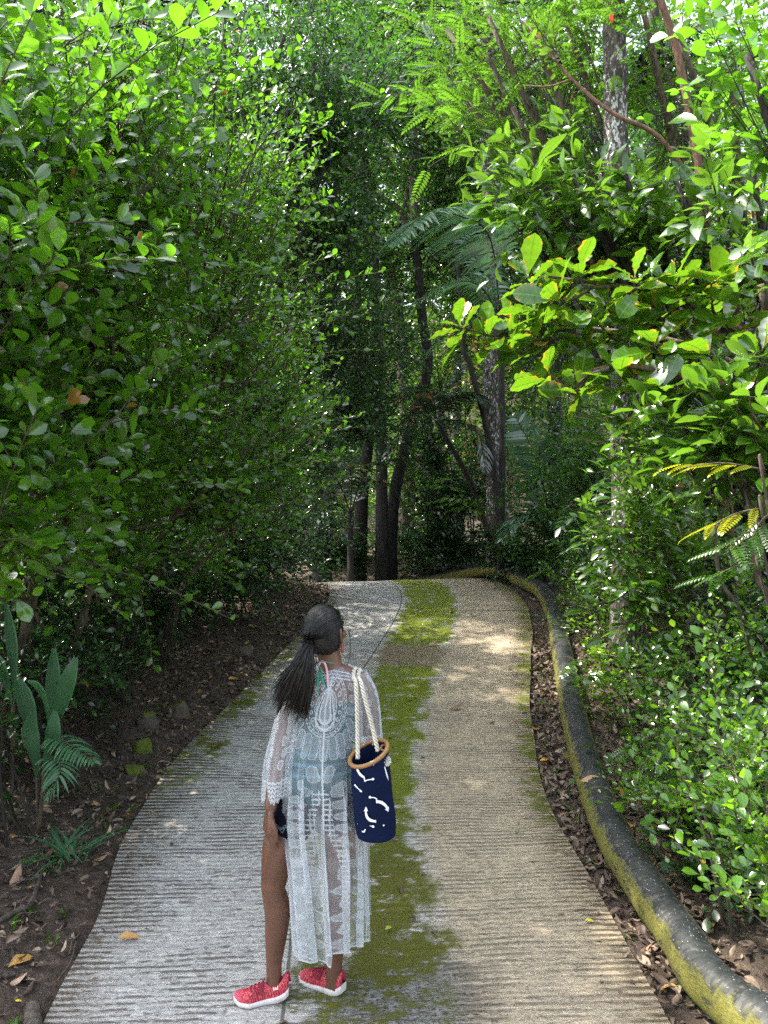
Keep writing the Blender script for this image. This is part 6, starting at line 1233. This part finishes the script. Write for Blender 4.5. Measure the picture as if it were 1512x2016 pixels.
# ------------------------------------------------------------------ the tote bag on her shoulder
BD = 2.985; BS = F_PX / BD
def B(px, py, dy=0.0): return np.array([(px - 756) / BS, BD + dy, CAMZ - (py - 1008) / BS])
bag = empty('tote_bag', tuple(B(740, 1648)), 'navy blue bucket bag with white anchor print hanging by rope straps from the woman\'s shoulder', 'bag')
PXB = [(1648, 740, 30), (1644, 740, 37), (1632, 739, 38.5), (1600, 738, 40), (1560, 735, 39.5), (1520, 731, 38), (1495, 728, 37), (1484, 726, 37)]
rows = []
for py, px, hw in PXB: rows.append((B(px, py), hw / BS, hw / BS * .92, 0))
dnb = dense(rows, 46); n = 64; a = np.arange(n) / n * 2 * np.pi; V = []
for i, (c, rx, ry, _) in enumerate(dnb):
    h = i / 45; cr = .045 * np.sin(a * 3 + 5 * h + 1) * np.sin(np.pi * h) + .030 * np.sin(a * 5 + 9 * h) * np.sin(np.pi * h) + .016 * np.sin(a * 2 + 22 * h) * h; tl = (.030 * np.cos(a) + .022 * np.sin(a)) * h ** 3 
    V.append(np.stack([c[0] + rx * np.cos(a) * (1 + cr), c[1] + ry * np.sin(a) * (1 + cr), c[2] + tl], -1))
V = np.array(V); bb = MB(); grid(bb, V, closed=True); inn = V[::-1].copy(); ctr = inn.mean(1, keepdims=True); inn[..., :2] = ctr[..., :2] + (inn[..., :2] - ctr[..., :2]) * .96; grid(bb, inn[:36], closed=True)
bb.add(np.vstack([V[0], V[0].mean(0)[None] + [0, 0, -.004]]), None, [(n, (j + 1) % n, j) for j in range(n)]); bb.add(np.vstack([inn[35], inn[35].mean(0)[None]]), None, [(n, j, (j + 1) % n) for j in range(n)])
g = G('navy_canvas'); o = g.obj(); wv = g.math('MULTIPLY', g.math('SINE', g.math('MULTIPLY', g.n('SeparateXYZ').outputs[0], 1.0)), 0.0); n1 = g.noise(o, 7, 3); n2 = g.noise(o, 420, 2)
M_navy = g.done(g.bsdf(g.mix(n1, (.0015, .004, .018), (.003, .010, .044)), .85, g.bump(n2, .35, .003), **{'Specular IOR Level': .12})); bb_o = obj('bag_body', bb, M_navy, bag)
rim = MB(); q = V[-1]; tube(rim, np.vstack([q, q[:2]]) + [0, 0, .002], .0085, 10, cap=False); M_tan = flat_mat('tan_leather', (.24, .125, .040), .5); obj('rim', rim, M_tan, bag)
m_ = MB(); aa = np.linspace(0, 2 * np.pi, 22); tube(m_, B(757, 1474, .01) + np.stack([.014 * np.cos(aa), .016 * np.sin(aa), .006 * np.sin(aa)], -1), .0045, 8, cap=False); obj('leather_loop', m_, M_tan, bag)
m_ = MB(); pc = B(758, 1492, -.02); q = rvec(160); P0 = np.repeat(pc[None], 160, 0); tubes(m_, np.stack([P0, P0 + q * .012, P0 + q * .024 + [0, 0, -.006]], 1), .0018 * np.ones((160, 3)), 4); obj('rope_tassel', m_, flat_mat('white_cotton', (.70, .68, .64), .9), bag)
def rope(path):
    p = spline(path, 220); t, s, b_ = frames(p); L = np.concatenate([[0], np.cumsum(np.linalg.norm(np.diff(p, axis=0), axis=1))]); m_ = MB()
    for k in range(3):
        ph = L / .046 * 2 * np.pi + k * 2.094; tube(m_, p + .0054 * (np.cos(ph)[:, None] * s + np.sin(ph)[:, None] * b_), .0038, 7, rnd=k / 3)
    tube(m_, p, .0035, 6, rnd=.9)  # dark core, painted shade for the gaps between the strands
    obj('rope_strap', m_, M_rope, bag)
g = G('cream_rope'); o = g.obj(); vec, u, v, r = g.attr(); rc = g.mix(g.noise(o, 90, 3), (.40, .38, .31), (.60, .57, .48)); M_rope = g.done(g.bsdf(g.mix(g.step(r, .8, .85), rc, (.10, .09, .075)), .85))
shy = -.118
rope([B(705, 1489, -.03), B(704, 1440, .0), B(703, 1390, .005), B(700, 1350, .03), Q(696, 1328, -.035), Q(699, 1318, .02), Q(703, 1345, .10), Q(708, 1420, .12), B(716, 1478, .06)])
rope([B(744, 1476, -.02), B(733, 1430, .0), B(722, 1390, .005), B(711, 1350, .03), Q(706, 1330, -.035), Q(708, 1321, .02), Q(714, 1350, .10), Q(724, 1420, .12), B(735, 1474, .06)])
# white anchor marks printed on the canvas
zc_ = np.array([r[0][2] for r in dnb]); cxs = np.array([r[0][0] for r in dnb]); rxs = np.array([r[1] for r in dnb]); rys = np.array([r[2] for r in dnb])
def onbag(px, py):
    for _ in range(3):
        d_ = BD - .06; x = (px - 756) / F_PX * d_; z = CAMZ - (py - 1008) / F_PX * d_
    c = np.interp(z, zc_, cxs); rx = np.interp(z, zc_, rxs); ry = np.interp(z, zc_, rys); k = np.clip((x - c) / rx, -.985, .985); return np.array([c + rx * k, BD - ry * math.sqrt(1 - k * k) * 1.02 - .0045, z])
def pr(zx, zy): return 500 + zx / 5.04, 1400 + zy / 5.04
mk = MB()
def stroke(pts, w):
    p = spline([(*pr(*q), 0) for q in pts], 18)[:, :2]; w = np.interp(np.linspace(0, 1, 18), np.linspace(0, 1, len(w)), w) / 5.04
    t = np.gradient(p, axis=0); t /= np.linalg.norm(t, axis=1, keepdims=True); nn = np.stack([-t[:, 1], t[:, 0]], -1)
    grid(mk, np.array([[onbag(*(a + e * b * c)) for e in (1, 0, -1)] for a, b, c in zip(p, nn, w)]))
def dot(zx, zy, r):
    c = pr(zx, zy); a = np.arange(14) / 14 * 6.2832; mk.add([onbag(c[0] + r / 5.04 * math.cos(k), c[1] + r / 5.04 * math.sin(k)) for k in a] + [onbag(*c)], None, [(14, j, (j + 1) % 14) for j in range(14)])
def poly(*pts): mk.add([onbag(*pr(*q)) for q in pts], None, [(0, 1, 2)] + ([(0, 2, 3)] if len(pts) > 3 else []))
poly((1150, 492), (1188, 480), (1190, 530)); stroke([(1016, 545), (1028, 590), (1058, 628), (1096, 648)], [5, 12, 14, 10]); stroke([(1092, 640), (1100, 682), (1108, 682)], [5, 6, 4]); stroke([(1100, 680), (1140, 668), (1178, 662)], [5, 5, 4]); dot(1181, 661, 13)
stroke([(996, 748), (1026, 768), (1058, 788)], [12, 6, 4]); dot(1060, 790, 11); dot(1152, 838, 13); stroke([(1158, 840), (1195, 842), (1222, 858)], [4, 5, 5]); stroke([(1216, 850), (1216, 890)], [4, 5]); stroke([(1218, 880), (1260, 892), (1300, 925), (1326, 965)], [14, 14, 12, 8]); poly((1300, 968), (1342, 945), (1334, 1000))
poly((1090, 985), (1112, 932), (1132, 975)); stroke([(1110, 970), (1118, 1025), (1150, 1062), (1208, 1075)], [8, 12, 15, 10]); stroke([(1208, 1062), (1208, 1088)], [4, 4]); dot(1182, 1126, 13); stroke([(1150, 1120), (1180, 1126)], [4, 4]); dot(1287, 1121, 9); stroke([(1070, 1194), (1092, 1190), (1106, 1160)], [6, 8, 4]); stroke([(1296, 560), (1320, 650), (1338, 740), (1358, 835)], [4, 6, 4, 5])
stroke([(1010, 1090), (1022, 1150)], [5, 7])
obj('anchor_print', mk, flat_mat('white_print', (.72, .75, .78), .7), bag)
